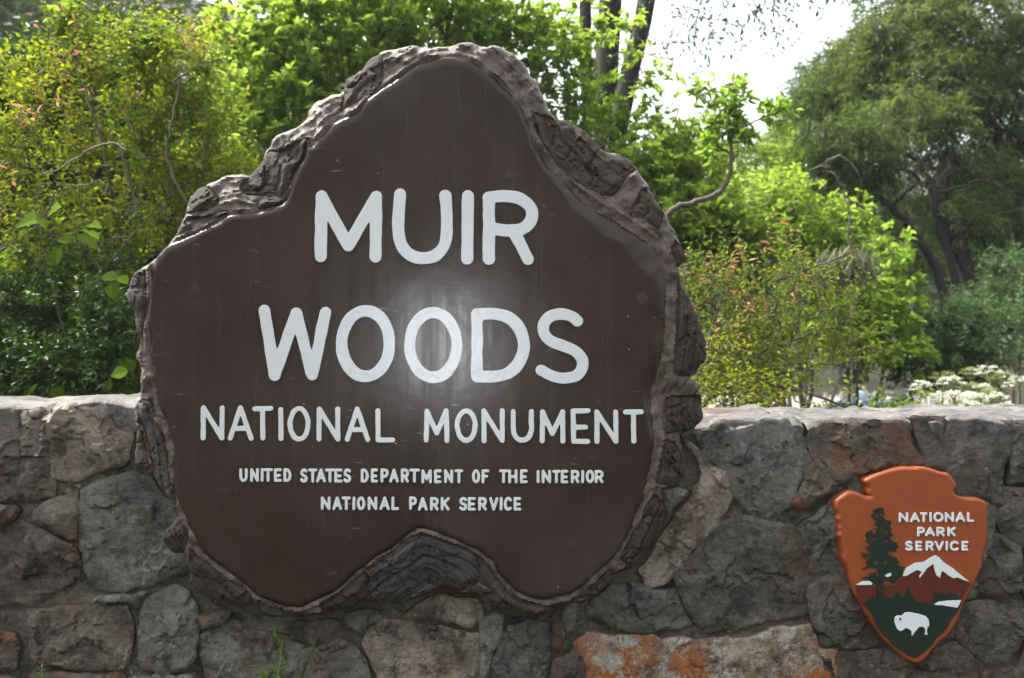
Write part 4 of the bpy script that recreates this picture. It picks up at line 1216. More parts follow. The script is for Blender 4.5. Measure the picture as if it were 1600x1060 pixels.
# dark glossy shrub behind
def laurel():
    r = rg(13); b = gbase(20, 7.4)
    tr = stems_from(b, [W(20, 200, 7.3), W(110, 150, 7.4), W(-60, 180, 7.4), W(180, 130, 7.5)], .03, .012, r)
    root = empty('dark_laurel_shrub', b, 'dark green shrub with long glossy leaves behind the yellow-green shrub', 'shrub')
    add_stems(root, tr, TWIG)
    bl = [(15, 150, 55, 95, 7.2, .5, 60), (-80, 200, 80, 150, 7.3, .6, 60), (90, 190, 70, 80, 7.4, .5, 45), (170, 120, 45, 65, 7.5, .4, 30), (60, 330, 120, 90, 7.2, .5, 50), (230, 230, 110, 110, 7.4, .5, 55), (150, 480, 160, 110, 7.0, .5, 90), (120, 600, 220, 60, 6.6, .5, 110), (320, 400, 90, 120, 7.2, .5, 50)]
    plant('', None, None, b, tr, bl, None, r, twigs=3, tl=(.15, .3), k=12, ll=(.07, .12), wr=.27, mat='deep', twr=.003, root=root, updir=.6, maxr=.014)
laurel()

# maple behind the top of the sign
def maple_a():
    r = rg(14); b = gbase(560, 8.6)
    tr = [trunk_path([(560, 700), (545, 400), (470, 200), (430, 60), (420, -80)], 8.6, .06, .02, 5, .01, r),
          trunk_path([(570, 700), (610, 350), (640, 120), (620, -60)], 8.5, .05, .02, 5, .01, r),
          trunk_path([(545, 500), (470, 300), (400, 210), (340, 190)], 8.4, .03, .01, 5, .01, r)]
    root = empty('maple_tree', b, 'bright green leafy maple rising behind the top of the wooden sign', 'tree')
    add_stems(root, tr, TWIG, 'trunk')
    bl = [(420, 60, 90, 80, 8.2, .6, 58), (450, 190, 80, 90, 8.1, .5, 56), (540, 40, 100, 70, 8.3, .6, 58), (660, 20, 100, 60, 8.4, .6, 50), (760, 20, 90, 55, 8.6, .5, 38), (390, 240, 60, 60, 8.2, .4, 30), (520, 120, 60, 60, 8.2, .4, 26), (370, 120, 40, 90, 8.3, .4, 22), (600, -100, 260, 70, 8.4, .8, 60), (350, 400, 90, 120, 8.2, .5, 40)]
    plant('', None, None, b, tr, bl, None, r, twigs=4, tl=(.14, .3), k=15, ll=(.055, .095), wr=.42, mat='maple', twr=.0026, root=root, whorl=5, updir=.1, leaf_up=.9, tshift=.3, maxr=.016, cname='crown', bname='limbs', hang=.25)
maple_a()

# younger slender green tree nearer the trunks
def maple_b():
    r = rg(15); b = gbase(900, 8.8)
    tr = [trunk_path([(905, 700), (895, 400), (890, 220), (880, 100)], 8.8, .022, .008, 5, .006, r),
          trunk_path([(900, 700), (880, 400), (850, 240), (830, 120)], 8.7, .02, .006, 5, .006, r),
          trunk_path([(920, 700), (935, 350), (960, 200), (975, 130)], 8.9, .02, .006, 5, .006, r),
          trunk_path([(930, 700), (990, 420), (1040, 260), (1060, 170)], 8.8, .02, .006, 5, .006, r),
          trunk_path([(915, 700), (905, 380), (915, 250), (905, 150)], 8.6, .018, .006, 5, .006, r)]
    root = empty('sapling_clump', b, 'clump of slender green saplings in front of the two dark trunks', 'tree')
    add_stems(root, tr, TWIG, 'trunk')
    bl = [(850, 90, 60, 60, 8.7, .4, 42), (880, 190, 65, 70, 8.8, .4, 45), (955, 240, 60, 60, 8.9, .4, 26), (1000, 270, 70, 60, 8.7, .4, 50), (1040, 190, 45, 70, 8.9, .4, 26), (1065, 250, 45, 45, 8.8, .4, 22), (1000, 350, 80, 60, 8.6, .4, 45), (915, 90, 40, 60, 8.9, .3, 12), (970, 150, 45, 60, 8.9, .3, 16), (985, 60, 30, 40, 8.9, .2, 5), (900, 40, 50, 40, 8.9, .3, 14), (950, 330, 60, 70, 8.8, .4, 36), (800, 40, 60, 40, 8.8, .4, 26), (1080, 340, 45, 40, 8.6, .3, 22)]
    plant('', None, None, b, tr, bl, None, r, twigs=3, tl=(.14, .28), k=12, ll=(.045, .08), wr=.45, mat='maple', twr=.0024, root=root, whorl=4, updir=.15, leaf_up=.9, tshift=.1, maxr=.012, cname='crown', bname='limbs', hang=.15)
maple_b()

# twin dark trunks with a high crown whose lowest sprays hang into the sky
def twin_trunks():
    r = rg(16); d = 12.5; b = gbase(955, d)
    root = empty('twin_trunk_tree', b, 'tall tree with two dark leaning trunks against the white sky', 'tree')
    tr = [trunk_path([(940, 720), (940, 420), (942, 250), (948, 100), (955, -40), (955, -300)], d, .17, .13, 4, 0, r),
          trunk_path([(945, 700), (950, 380), (962, 230), (985, 110), (1012, -10), (1050, -300)], d - .3, .13, .10, 4, 0, r),
          trunk_path([(935, 520), (925, 250), (915, 100), (912, -40), (880, -300)], d + .4, .09, .07, 4, 0, r)]
    add_stems(root, tr, TRUNK, 'trunk', 14)
    tr2 = tr + [trunk_path([(1030, -200, d - .3), (1120, -190, d - 2), (1240, -150, d - 4)], d, .05, .02, 4, .02, r)]
    bl = [(1060, 40, 45, 45, 11.5, .5, 10), (1130, 20, 70, 55, 10.5, .5, 12), (1220, 10, 70, 45, 9.5, .4, 9), (1100, 60, 40, 55, 11, .5, 8), (1250, -60, 150, 50, 9.5, .8, 40), (1050, -80, 120, 70, 11.5, .8, 50), (900, -120, 150, 80, 12.5, 1, 60), (1000, 90, 50, 60, 12.2, .3, 10)]
    plant('', None, None, b, tr2, bl, None, r, twigs=2, tl=(.15, .4), k=6, ll=(.04, .075), wr=.45, mat='deep', twr=.0013, root=root, updir=-.3, maxr=.008, cname='crown', bname='limbs', hang=.5, hpen=0, bend=.04)
twin_trunks()

# lime green thicket in the middle distance
def thicket(seed, label, basepx, d, tops, bl, mat='lime', ll=(.035, .06), wr=.5, tw=3, k=9, ts=0.0, whorl=0, grp='bright green bushes down the slope'):
    r = rg(seed); b = gbase(basepx, d)
    tr = stems_from(b, [W(x, y, d + r.uniform(-.3, .3)) for x, y in tops], .028, .010, r, 5, .02)
    root = empty('green_bush', b, label, 'bush', grp)
    add_stems(root, tr, MUDBR)
    plant('', None, None, b, tr, bl, None, r, twigs=tw, tl=(.12, .3), k=k, ll=ll, wr=wr, mat=mat, twr=.0028, root=root, updir=.35, maxr=.014, tshift=ts, whorl=whorl)
thicket(21, 'lime green bush directly behind the red-tipped shrub', 1150, 9.0, [(1110, 420), (1170, 380), (1220, 330), (1080, 380)],
        [(1110, 350, 55, 45, 8.6, .4, 40), (1170, 390, 75, 55, 8.7, .5, 60), (1120, 430, 65, 45, 8.6, .4, 40), (1210, 330, 60, 50, 9.2, .5, 40), (1080, 300, 40, 45, 8.8, .3, 22), (1150, 520, 90, 70, 8.6, .4, 45), (1190, 600, 80, 40, 8.4, .4, 26)], 'lime', (.05, .085), .5, 3, 9, .08)
thicket(22, 'rounded bright green bush with broad leaves below the leaning dark trunks', 1350, 10.5, [(1310, 480), (1360, 450), (1400, 470)],
        [(1340, 470, 70, 60, 10.3, .5, 60), (1390, 500, 50, 50, 10.3, .4, 32), (1380, 420, 45, 45, 10.6, .4, 28), (1300, 520, 60, 50, 10.2, .4, 32), (1385, 555, 60, 32, 10, .4, 24), (1270, 430, 60, 50, 10.6, .5, 34)], 'maple', (.06, .10), .5, 3, 10, .04, 5)
thicket(23, 'feathery pale green tree in the gap under the sky', 1240, 16, [(1180, 270), (1230, 250), (1280, 290), (1150, 300)],
        [(1200, 260, 80, 45, 15.5, .8, 60), (1260, 280, 70, 50, 15.5, .8, 55), (1150, 270, 60, 45, 15.6, .8, 42), (1300, 330, 70, 50, 15.2, .8, 50), (1220, 340, 90, 50, 15, .8, 60), (1320, 390, 60, 50, 15, .7, 36), (1220, 225, 40, 22, 16, .6, 16)], 'lime', (.06, .11), .3, 4, 9, .05)
thicket(24, 'dusty green bush half hidden behind the upper edge of the sign', 1050, 14, [(1060, 300), (1100, 250)],
        [(1060, 290, 60, 60, 13.5, .8, 45), (1110, 260, 50, 50, 13.8, .6, 34), (1000, 380, 90, 80, 13, .8, 50), (1100, 200, 35, 30, 14, .5, 12)], 'lime', (.05, .09), .45, 3, 9, -.1)

thicket(25, 'light green leafy bank rising in the middle between the bent sapling and the bay trees', 1250, 9.6, [(1180, 420), (1250, 400), (1300, 380), (1220, 350)],
        [(1190, 340, 60, 50, 9.4, .4, 34), (1250, 390, 60, 50, 9.4, .4, 38), (1300, 420, 50, 60, 9.5, .4, 32), (1240, 320, 50, 35, 9.6, .4, 24), (1160, 400, 50, 40, 9.3, .4, 22), (1330, 370, 40, 40, 9.6, .3, 18), (1300, 345, 40, 25, 9.7, .3, 14)], 'maple', (.045, .08), .48, 3, 9, .05, 5)

# crooked sapling with leaf tufts beside the sign
def crooked():
    r = rg(17); b = gbase(985, 7.0)
    pts = trunk_path([(960, 660, 7.2), (1000, 430, 7.1), (1045, 334), (1080, 318), (1118, 304), (1138, 280), (1143, 240), (1139, 190), (1150, 150)], 7.0, .024, .011, 6, .004, r)
    pts2 = trunk_path([(1143, 245), (1120, 225), (1098, 180)], 7.0, .01, .004, 4, .004, r)
    pts3 = trunk_path([(1138, 215), (1170, 195), (1205, 180)], 7.0, .01, .004, 4, .004, r)
    root = empty('crooked_sapling', b, 'crooked bare-stemmed sapling bending upward beside the sign with leaf tufts at its tips', 'tree')
    add_stems(root, [pts], MUDBR, 'trunk', 9); add_stems(root, [pts2, pts3], TWIG, 'branch')
    bl = [(1150, 155, 22, 24, 7, .12, 9), (1130, 190, 32, 22, 7, .12, 10), (1095, 155, 20, 22, 7, .1, 6), (1208, 178, 26, 18, 7, .1, 8), (1160, 215, 20, 14, 7, .1, 5), (1125, 230, 18, 16, 7, .1, 5)]
    plant('', None, None, b, [pts, pts2, pts3], bl, None, r, twigs=2, tl=(.06, .12), k=7, ll=(.05, .085), wr=.45, mat='maple', twr=.002, root=root, updir=.3, maxr=.006, tshift=-.12)
crooked()

# tangled pale dead branch with hanging lichen
def dead_branch():
    r = rg(18); b = gbase(1300, 8.2)
    root = empty('dead_tree', b, 'small tangled pale dead tree with lichen hanging in the green thicket', 'tree')
    P1 = trunk_path([(1290, 680), (1330, 520), (1330, 400), (1318, 300), (1290, 262), (1258, 270)], 8.2, .013, .004, 6, .012, r)
    P2 = [trunk_path([(1318, 300), (1345, 320), (1375, 345)], 8.2, .008, .002, 5, .012, r), trunk_path([(1290, 262), (1305, 245), (1330, 255), (1350, 300)], 8.2, .008, .002, 5, .01, r),
          trunk_path([(1330, 400), (1260, 430), (1210, 445)], 8.0, .012, .003, 5, .012, r), trunk_path([(1326, 360), (1350, 370), (1400, 395)], 8.3, .008, .002, 5, .012, r), trunk_path([(1262, 268), (1285, 285), (1300, 300)], 8.1, .005, .002, 5, .01, r)]
    add_stems(root, [P1], PALEBR, 'trunk'); add_stems(root, P2, PALEBR, 'branch')
    n = 900
    c = W(1325, 405, 8.1); st = c + r.normal(0, 1, (n, 3)) * np.array([.10, .06, .05]); L = r.uniform(.05, .2, n)
    D = np.c_[r.normal(0, .35, n), r.normal(0, .3, n), -np.ones(n)]
    V, F, t = leafmesh(st, D, unit(r.normal(0, 1, (n, 3))), L, np.full(n, .004), r.uniform(0, 1, n))
    fast_mesh('lichen', V, F, G_['moss'], root, attrs={'tint': t})['kind'] = 'stuff'
dead_branch()

# bay laurels with arching dark trunks
def bay_a():
    r = rg(31); d = 15; b = gbase(1515, d)
    root = empty('bay_tree', b, 'large spreading bay tree with several dark leaning trunks fanning from its foot', 'tree', 'bay trees on the bank')
    T = [trunk_path([(1490, 600), (1478, 460), (1440, 380), (1391, 324), (1342, 279), (1310, 262)], d, .085, .025, 5, .02, r),
         trunk_path([(1500, 600), (1496, 455), (1470, 360), (1452, 283), (1429, 249), (1380, 225)], d, .08, .025, 5, .02, r),
         trunk_path([(1515, 600), (1518, 465), (1484, 370), (1470, 300), (1490, 240), (1480, 180)], d + .2, .09, .035, 5, .02, r),
         trunk_path([(1530, 600), (1525, 460), (1505, 360), (1500, 300)], d + .3, .075, .04, 5, .02, r)]
    add_stems(root, T, TRUNK, 'trunk', 10)
    Lm = [trunk_path([(1452, 283), (1400, 262), (1340, 262)], d, .03, .01, 5, .03, r), trunk_path([(1484, 370), (1540, 340), (1600, 330)], d, .035, .012, 5, .03, r), trunk_path([(1470, 300), (1530, 285), (1590, 300)], d, .03, .01, 5, .03, r), trunk_path([(1391, 324), (1420, 300), (1480, 290)], d - .3, .025, .01, 5, .03, r),
          trunk_path([(1440, 380), (1400, 370), (1350, 330)], d - .3, .022, .008, 5, .03, r), trunk_path([(1488, 344), (1546, 383), (1610, 440)], d + .4, .06, .05, 5, .02, r)]
    add_stems(root, Lm, TRUNK, 'limb', 7)
    bl = [(1320, 215, 75, 50, 14.6, .8, 60), (1420, 185, 95, 40, 15.6, .8, 70), (1370, 262, 70, 26, 14.8, .5, 22), (1500, 260, 90, 40, 16.4, .8, 40), (1460, 330, 100, 45, 17.2, .8, 30), (1565, 390, 60, 70, 16.5, .8, 34), (1400, 400, 50, 40, 16.8, .8, 16), (1545, 320, 60, 40, 15, .4, 14)]
    plant('', None, None, b, T + Lm, bl, None, r, twigs=5, tl=(.25, .55), k=12, ll=(.08, .13), wr=.24, mat='bay', twr=.0035, root=root, updir=-.15, maxr=.02, cname='crown', bname='branches', hang=.5, tnoise=.7, hpen=.1, bark=TRUNK, tshift=.04)
def bay_b():
    r = rg(32); d = 18; b = gbase(1610, d)
    root = empty('bay_tree', b, 'tallest bay tree, its olive crown filling the sky above the leaning trunks', 'tree', 'bay trees on the bank')
    T = [trunk_path([(1620, 620), (1600, 420), (1575, 270), (1545, 190), (1482, 124), (1430, 70)], d, .12, .035, 5, .03, r), trunk_path([(1640, 620), (1650, 300), (1620, 100), (1560, 0)], d, .14, .05, 5, .03, r)]
    add_stems(root, T, TRUNK, 'trunk', 10)
    Lm = [trunk_path([(1557, 211), (1512, 178), (1421, 185), (1361, 219)], d - 1, .06, .02, 5, .03, r), trunk_path([(1540, 185), (1520, 140), (1470, 110), (1400, 120)], d - .8, .05, .02, 5, .03, r), trunk_path([(1600, 170), (1570, 130), (1530, 110)], d - 1, .05, .02, 5, .03, r)]
    add_stems(root, Lm, TRUNK, 'limb', 7)
    bl = [(1400, 55, 85, 50, 17.5, 1.2, 85), (1500, 40, 110, 70, 17.5, 1.3, 110), (1340, 120, 65, 60, 17.5, 1.2, 70), (1430, 130, 100, 50, 17, 1.2, 100), (1540, 140, 90, 60, 17.5, 1.2, 80), (1590, 230, 60, 80, 18, 1, 50), (1600, 60, 70, 90, 18, 1.2, 60), (1285, 165, 50, 45, 18, 1, 34), (1660, 200, 80, 200, 18, 1.2, 70), (1560, 300, 80, 50, 18.5, .8, 40), (1450, -50, 160, 50, 18, 1.2, 50)]
    plant('', None, None, b, T + Lm, bl, None, r, twigs=5, tl=(.3, .65), k=12, ll=(.09, .15), wr=.24, mat='bay', twr=.004, root=root, updir=-.1, maxr=.03, cname='crown', bname='branches', hang=.4, tnoise=.6, hpen=.1, tshift=.06, bark=TRUNK)
def bay_c():
    r = rg(33); d = 26; b = gbase(1270, d)
    root = empty('bay_tree', b, 'pale olive bay tree farther off, at the edge of the white sky', 'tree', 'bay trees on the bank')
    T = [trunk_path([(1320, 600), (1300, 380), (1280, 240), (1260, 170)], d, .16, .05, 5, .04, r), trunk_path([(1340, 600), (1350, 380), (1330, 200)], d, .14, .05, 5, .04, r)]
    add_stems(root, T, TRUNK, 'trunk', 8)
    bl = [(1265, 170, 32, 50, 26, 1.2, 45), (1300, 130, 40, 50, 26, 1.2, 45), (1290, 220, 50, 45, 25.5, 1.2, 50), (1350, 250, 70, 60, 26, 1.5, 50), (1240, 210, 30, 30, 26, 1, 20), (1400, 380, 90, 90, 26, 1.5, 70), (1500, 400, 110, 110, 25, 1.5, 80), (1330, 330, 60, 60, 25, 1, 40)]
    plant('', None, None, b, T, bl, None, r, twigs=5, tl=(.4, .8), k=11, ll=(.11, .19), wr=.28, mat='bay', twr=.006, root=root, updir=0, maxr=.04, cname='crown', bname='branches', hang=.1, tnoise=.5, hpen=.1, tshift=.16, bark=TRUNK)
bay_a(); bay_b(); bay_c()

# grey-green elder bushes under the bays
thicket(41, 'grey-green bush behind the white flower heads', 1500, 11, [(1470, 520), (1520, 490), (1560, 520)],
        [(1480, 530, 65, 45, 10.6, .5, 60), (1540, 520, 65, 50, 10.6, .5, 60), (1500, 570, 90, 40, 10.3, .5, 60), (1440, 575, 50, 35, 10.4, .4, 30), (1620, 520, 70, 70, 10.8, .5, 50)], 'elder', (.04, .075), .42, 3, 10, 0, 0, 'grey-green bushes under the bay trees')
thicket(42, 'shaded grey-green bush against the foot of the tallest bay tree', 1590, 12.5, [(1570, 430), (1610, 450)],
        [(1580, 440, 55, 50, 12.4, .5, 45), (1620, 470, 50, 60, 12.4, .5, 36), (1540, 480, 45, 30, 12.2, .4, 22)], 'elder', (.04, .075), .42, 3, 10, -.15, 0, 'grey-green bushes under the bay trees')
thicket(43, 'small fresh green bush just behind the wall top near the parked cars', 1385, 7.0, [(1350, 632), (1395, 636), (1330, 640)],
        [(1318, 652, 16, 8, 6.6, .3, 6), (1400, 648, 26, 9, 6.6, .3, 12), (1375, 664, 50, 10, 6.4, .3, 12)], 'lime', (.03, .05), .5, 2, 8, 0, 0, None)

# broad-leaved creeper: large leaves built one by one
def lobed_leaf(name, c, size, yaw, pitch, roll, mat, parent, tint, lobes=3, narrow=.5, basis=None):
    if lobes == 3: pr = [(0, 0), (.14, .30), (.05, .55), (.30, .42), (.48, .50), (.55, .28), (.80, .20), (1, 0)]
    else: pr = [(0, 0), (.12, narrow * .55), (.3, narrow * .92), (.5, narrow), (.7, narrow * .75), (.88, narrow * .35), (1, 0)]
    V = []; n = len(pr)
    for x, y in pr: V.append((x, y, .16 * y - .10 * x * x))
    for x, y in pr[1:-1]: V.append((x, -y, .16 * y - .10 * x * x))
    mid = [(x, 0, -.10 * x * x - .02) for x, y in pr[1:-1]]
    m0 = len(V); V += mid
    Lf = list(range(n)); Rt = [0] + list(range(n, n + n - 2)) + [n - 1]; Md = [0] + list(range(m0, m0 + n - 2)) + [n - 1]
    F = []
    for k in range(n - 1):
        for A, B in ((Md, Lf), (Rt, Md)):
            f = []
            for q in (A[k], A[k + 1], B[k + 1], B[k]):
                if q not in f: f.append(q)
            if len(f) > 2: F.append(f)
    R = Matrix.Rotation(yaw, 3, 'Z') @ Matrix.Rotation(pitch, 3, 'Y') @ Matrix.Rotation(roll, 3, 'X')
    if basis is not None: R = Matrix(basis).transposed()
    V = np.array([tuple(R @ Vector(v)) for v in V]) * size + np.array(c)
    return fast_mesh(name, V, F, mat, parent, V.mean(0), {'tint': np.full(len(V), tint)})
def creeper():
    r = rg(51); d = 4.45; b = gbase(120, d)
    root = empty('bramble_plant', b, 'broad-leaved bramble with large lobed leaves low among the small-leaved shrub', 'plant')
    tr = [trunk_path([(120, 660), (100, 520), (70, 400), (60, 330)], d, .006, .003, 5, .006, r), trunk_path([(130, 660), (170, 540), (150, 420), (130, 370)], d, .006, .003, 5, .006, r), trunk_path([(150, 660), (190, 610), (205, 560)], d - .1, .005, .003, 5, .004, r)]
    add_stems(root, tr, TWIG)
    spots = [(60, 340, 55, 3), (95, 320, 40, 3), (75, 355, 35, 3), (132, 365, 50, 3), (155, 372, 40, 3), (140, 350, 35, 3), (88, 388, 42, 1), (110, 378, 30, 1), (160, 430, 40, 1), (175, 445, 34, 1), (185, 432, 30, 1),
             (192, 560, 42, 1), (200, 580, 40, 1), (175, 605, 40, 1), (190, 612, 42, 1), (120, 568, 36, 1), (60, 600, 36, 1), (85, 605, 34, 1), (110, 612, 34, 1), (40, 608, 30, 1), (170, 595, 26, 1), (205, 600, 30, 1), (95, 605, 26, 1)]
    for (px, py, sz, lb) in spots:
        dd = d - r.uniform(.05, .3)
        th = r.uniform(-PI, PI); D_ = unit(RT * math.cos(th) + UP * (.7 * math.sin(th) - .35) - FW * .25)
        N_ = unit(-FW * .55 + UP * .75 + RT * r.normal(0, .3)); N_ = unit(N_ - D_ * (N_ @ D_)); S_ = np.cross(N_, D_)
        lobed_leaf('leaf', W(px, py, dd), sz * dd / FPX * .68, r.uniform(-PI, PI), r.uniform(-.1, .6), r.uniform(-.5, .9), G_['broad'], root, r.uniform(.5, 1) if lb == 3 else r.uniform(.0, .7), lb, basis=[tuple(D_), tuple(S_), tuple(N_)])
creeper()

# cow parsnips
def parsnip(px, py, size, d, kind, label, seed):
    r = rg(seed); b = gbase(px + r.uniform(-12, 12), d)
    top = W(px, py, d)
    root = empty('cow_parsnip', b, label, 'flower', 'cow parsnips behind the wall')
    st, rr = polyline_tube([b, b * .5 + top * .5 + np.r_[r.normal(0, .04, 2), 0], top - np.array([0, 0, .07])], .012, .006, 5, .003, r)
    V, F = tube_along(st, rr, 7); fast_mesh('stem', V, F, G_['bud'], root, smooth=True, attrs={'tint': np.full(len(V), .3)})
    R = size * d / FPX / 2; nu = 15
    a = np.arange(nu) * 2.4; q = np.sqrt((np.arange(nu) + .5) / nu) * R
    tilt = r.uniform(-.2, .2)
    C = top + np.c_[q * np.cos(a), q * np.sin(a), R * .34 - .62 * q ** 2 / R + q * np.cos(a) * tilt] + r.normal(0, .006, (nu, 3))
    A = np.tile(st[-1], (nu, 1)); Vr, Fr = tubes(A, C, np.full(nu, .002), np.full(nu, .0014), 3)
    fast_mesh('umbel_rays', Vr, Fr, G_['bud'], root, attrs={'tint': np.full(len(Vr), .4)})['kind'] = 'stuff'
    m = 30; P = np.repeat(C, m, 0) + r.normal(0, 1, (nu * m, 3)) * np.array([.010, .010, .004])
    nL = len(P)
    V, F, t = leafmesh(P, r.normal(0, 1, (nL, 3)) * np.array([1, 1, .4]), unit(np.c_[r.normal(0, .4, (nL, 2)), np.ones(nL)]), r.uniform(.007, .013, nL), r.uniform(.006, .011, nL), r.uniform(0, 1, nL))
    fast_mesh('flower_head', V, F, G_['bloom' if kind else 'bud'], root, attrs={'tint': t})['kind'] = 'stuff'
    for k in range(2):
        c = st[4 + k * 4] if len(st) > 9 else st[-1]
        for s in range(3): lobed_leaf('leaf', c + r.normal(0, .03, 3), .17, r.uniform(-PI, PI), r.uniform(-.3, .5), r.uniform(-.4, .4), G_['elder'], root, r.uniform(.4, .9), 3)
U = [(1439, 602, 32, 7.2, 1, 'white cow parsnip nearest the parked cars, small flat head'), (1485, 594, 40, 7.4, 1, 'wide white cow parsnip head between a green one and the grey-green bush'),
     (1546, 579, 46, 7.6, 1, 'tallest white cow parsnip, its tilted head reaching over the grey-green bush'), (1592, 596, 46, 7.3, 1, 'large white cow parsnip at the end of the row farthest from the sign'),
     (1466, 620, 34, 6.8, 1, 'white cow parsnip low over the wall top in front of the wide head'), (1491, 618, 34, 6.9, 1, 'second white cow parsnip in the low row of four'),
     (1511, 619, 30, 7.0, 1, 'third white cow parsnip in the low row of four'), (1528, 621, 30, 6.9, 1, 'fourth white cow parsnip in the low row of four'),
     (1559, 620, 32, 7.1, 1, 'white cow parsnip standing apart below the tallest head'), (1535, 604, 26, 7.5, 1, 'small white cow parsnip directly under the tallest head'),
     (1474, 588, 44, 7.8, 0, 'yellow-green unopened cow parsnip behind the wide white head'), (1567, 588, 44, 7.6, 0, 'yellow-green unopened cow parsnip beside the tallest white head'),
     (1517, 580, 32, 7.9, 0, 'green cow parsnip bud topping the middle of the clump'), (1516, 602, 30, 7.4, 0, 'pale green cow parsnip bud in the middle of the clump'), (1545, 613, 32, 7.2, 0, 'pale green cow parsnip bud low beside the fourth white head'),
     (1517, 631, 34, 6.6, 1, 'white cow parsnip almost touching the wall top'), (1464, 636, 26, 6.6, 0, 'green cow parsnip bud almost touching the wall top'), (1578, 637, 34, 6.6, 1, 'white cow parsnip low against the wall cap under the large head')]
for i, u in enumerate(U): parsnip(*u[:5], u[5], 300 + i)

# weeds in the wall joints
def weed():
    r = rg(61)
    def tuft(px, py, label, blades):
        b = S(px, py, .10); root = empty('wall_weed', b, label, 'weed', 'weeds growing at the wall')
        for (x, y, wd) in blades:
            e = S(x, y, .06 + r.uniform(-.04, .03)); m = (b + e) / 2 + np.array([r.uniform(-.01, .01), -.03, .01])
            pts, rr = polyline_tube([b, m, e], 1, 1, 4)
            side = unit(np.cross(pts[-1] - pts[0], [0, 1, .2])) * wd
            prof = np.interp(np.linspace(0, 1, len(pts)), [0, .3, .6, .85, 1], [.7, 1, .9, .6, .08])[:, None]
            V = np.vstack([pts + side * prof, pts - side * prof]); n = len(pts)
            F = [[k, k + 1, n + k + 1, n + k] for k in range(n - 1)]
            fast_mesh('blade', V, F, G_['maple'], root, attrs={'tint': np.full(len(V), r.uniform(.1, .6))})
        return root
    def leafy(root, x0, y0, x1, y1):
        a, e = S(x0, y0, .08), S(x1, y1, .05)
        pts, rr = polyline_tube([a, (a + e) / 2 + np.array([.006, -.015, 0]), e], .003, .0015, 6)
        V, F = tube_along(pts, rr, 6); fast_mesh('stem', V, F, G_['bud'], root, attrs={'tint': np.full(len(V), .2)})
        for k in range(26):
            q = pts[min(len(pts) - 1, int(k / 26 * len(pts)))]
            lobed_leaf('leaf', q, r.uniform(.022, .05) * (1.1 - k / 40), r.uniform(-PI, PI), r.uniform(-.7, .3), r.uniform(-.4, .4), G_['lime'], root, r.uniform(.3, .8), 1, .16)
    t = tuft(432, 985, 'green weed with narrow leaves and grass blades under the lower edge of the sign', [(422, 1000, .003), (434, 1006, .003), (440, 1010, .003), (448, 1040, .0025), (452, 1035, .002), (428, 1012, .0025)])
    leafy(t, 428, 1075, 441, 1002); leafy(t, 425, 1070, 392, 1040)
    tuft(468, 1068, 'single dark grass stalk leaning on the pale stone below the sign', [(494, 996, .0035)])
    t2 = tuft(62, 1075, 'little green weed sprouting at the foot of the stones far from the sign', [(55, 1045, .002), (70, 1048, .002)])
    leafy(t2, 64, 1085, 66, 1042)
weed()

# ------------------------------------------------------------------ far woods on the slopes: one mass
def far_woods():
    r = rg(71); cs = []
    def put(n, v0, v1, side):
        for _ in range(n):
            v = r.uniform(v0, v1)
            lim = np.interp(v, [0, 20, 60, 120], [9, 9, 16, 22])
            u = side * (lim + r.uniform(1, 45)) if side else r.uniform(-26, 26)
            p = CAMP * np.array([1, 1, 0]) + v * AX + u * AXR
            p[2] = min(float(gz(p[0], p[1])), 70); cs.append((p, v))
    put(170, 16, 60, -1); put(130, 22, 70, 1); put(120, 98, 170, 0); put(130, 60, 130, -1); put(90, 70, 130, 1)
    C = []; R = []
    for p, v in cs:
        h = r.uniform(6, 12); m = 330 if v < 40 else 170
        q = unit(r.normal(0, 1, (m, 3))) * (r.uniform(.3, 1, m) ** .5)[:, None]
        rad = h * r.uniform(.26, .36)
        C.append(p + np.array([0, 0, h * .55]) + q * np.array([rad, rad, h * .5])); R.append(np.full(m, .30 if v < 40 else .6))
    for _ in range(70):                                   # the canyon's trees on the photographer's side of the road
        x, y, h = r.uniform(-75, 22), -r.uniform(20, 50), r.uniform(9, 16); m = 260
        q = unit(r.normal(0, 1, (m, 3))) * (r.uniform(.3, 1, m) ** .5)[:, None]
        C.append(np.array([x, y, h * .5]) + q * np.array([h * .22, h * .22, h * .5])); R.append(np.full(m, 1.0))
    C = np.vstack(C); R = np.concatenate(R); n = len(C)
    V, F, t = leafmesh(C, r.normal(0, 1, (n, 3)) * np.array([1, 1, .5]), unit(np.c_[r.normal(0, .6, (n, 2)), np.ones(n)]), R * r.uniform(.6, 1.6, n), R * r.uniform(.4, .8, n), np.clip(.45 + fbm(C * .12, 2, 6) * .35 + r.normal(0, .12, n), 0, 1))
    tag(fast_mesh('far_woods', V, F, G_['far'], None, attrs={'tint': t}), 'wooded slopes closing the valley behind everything', kind='stuff')
far_woods()

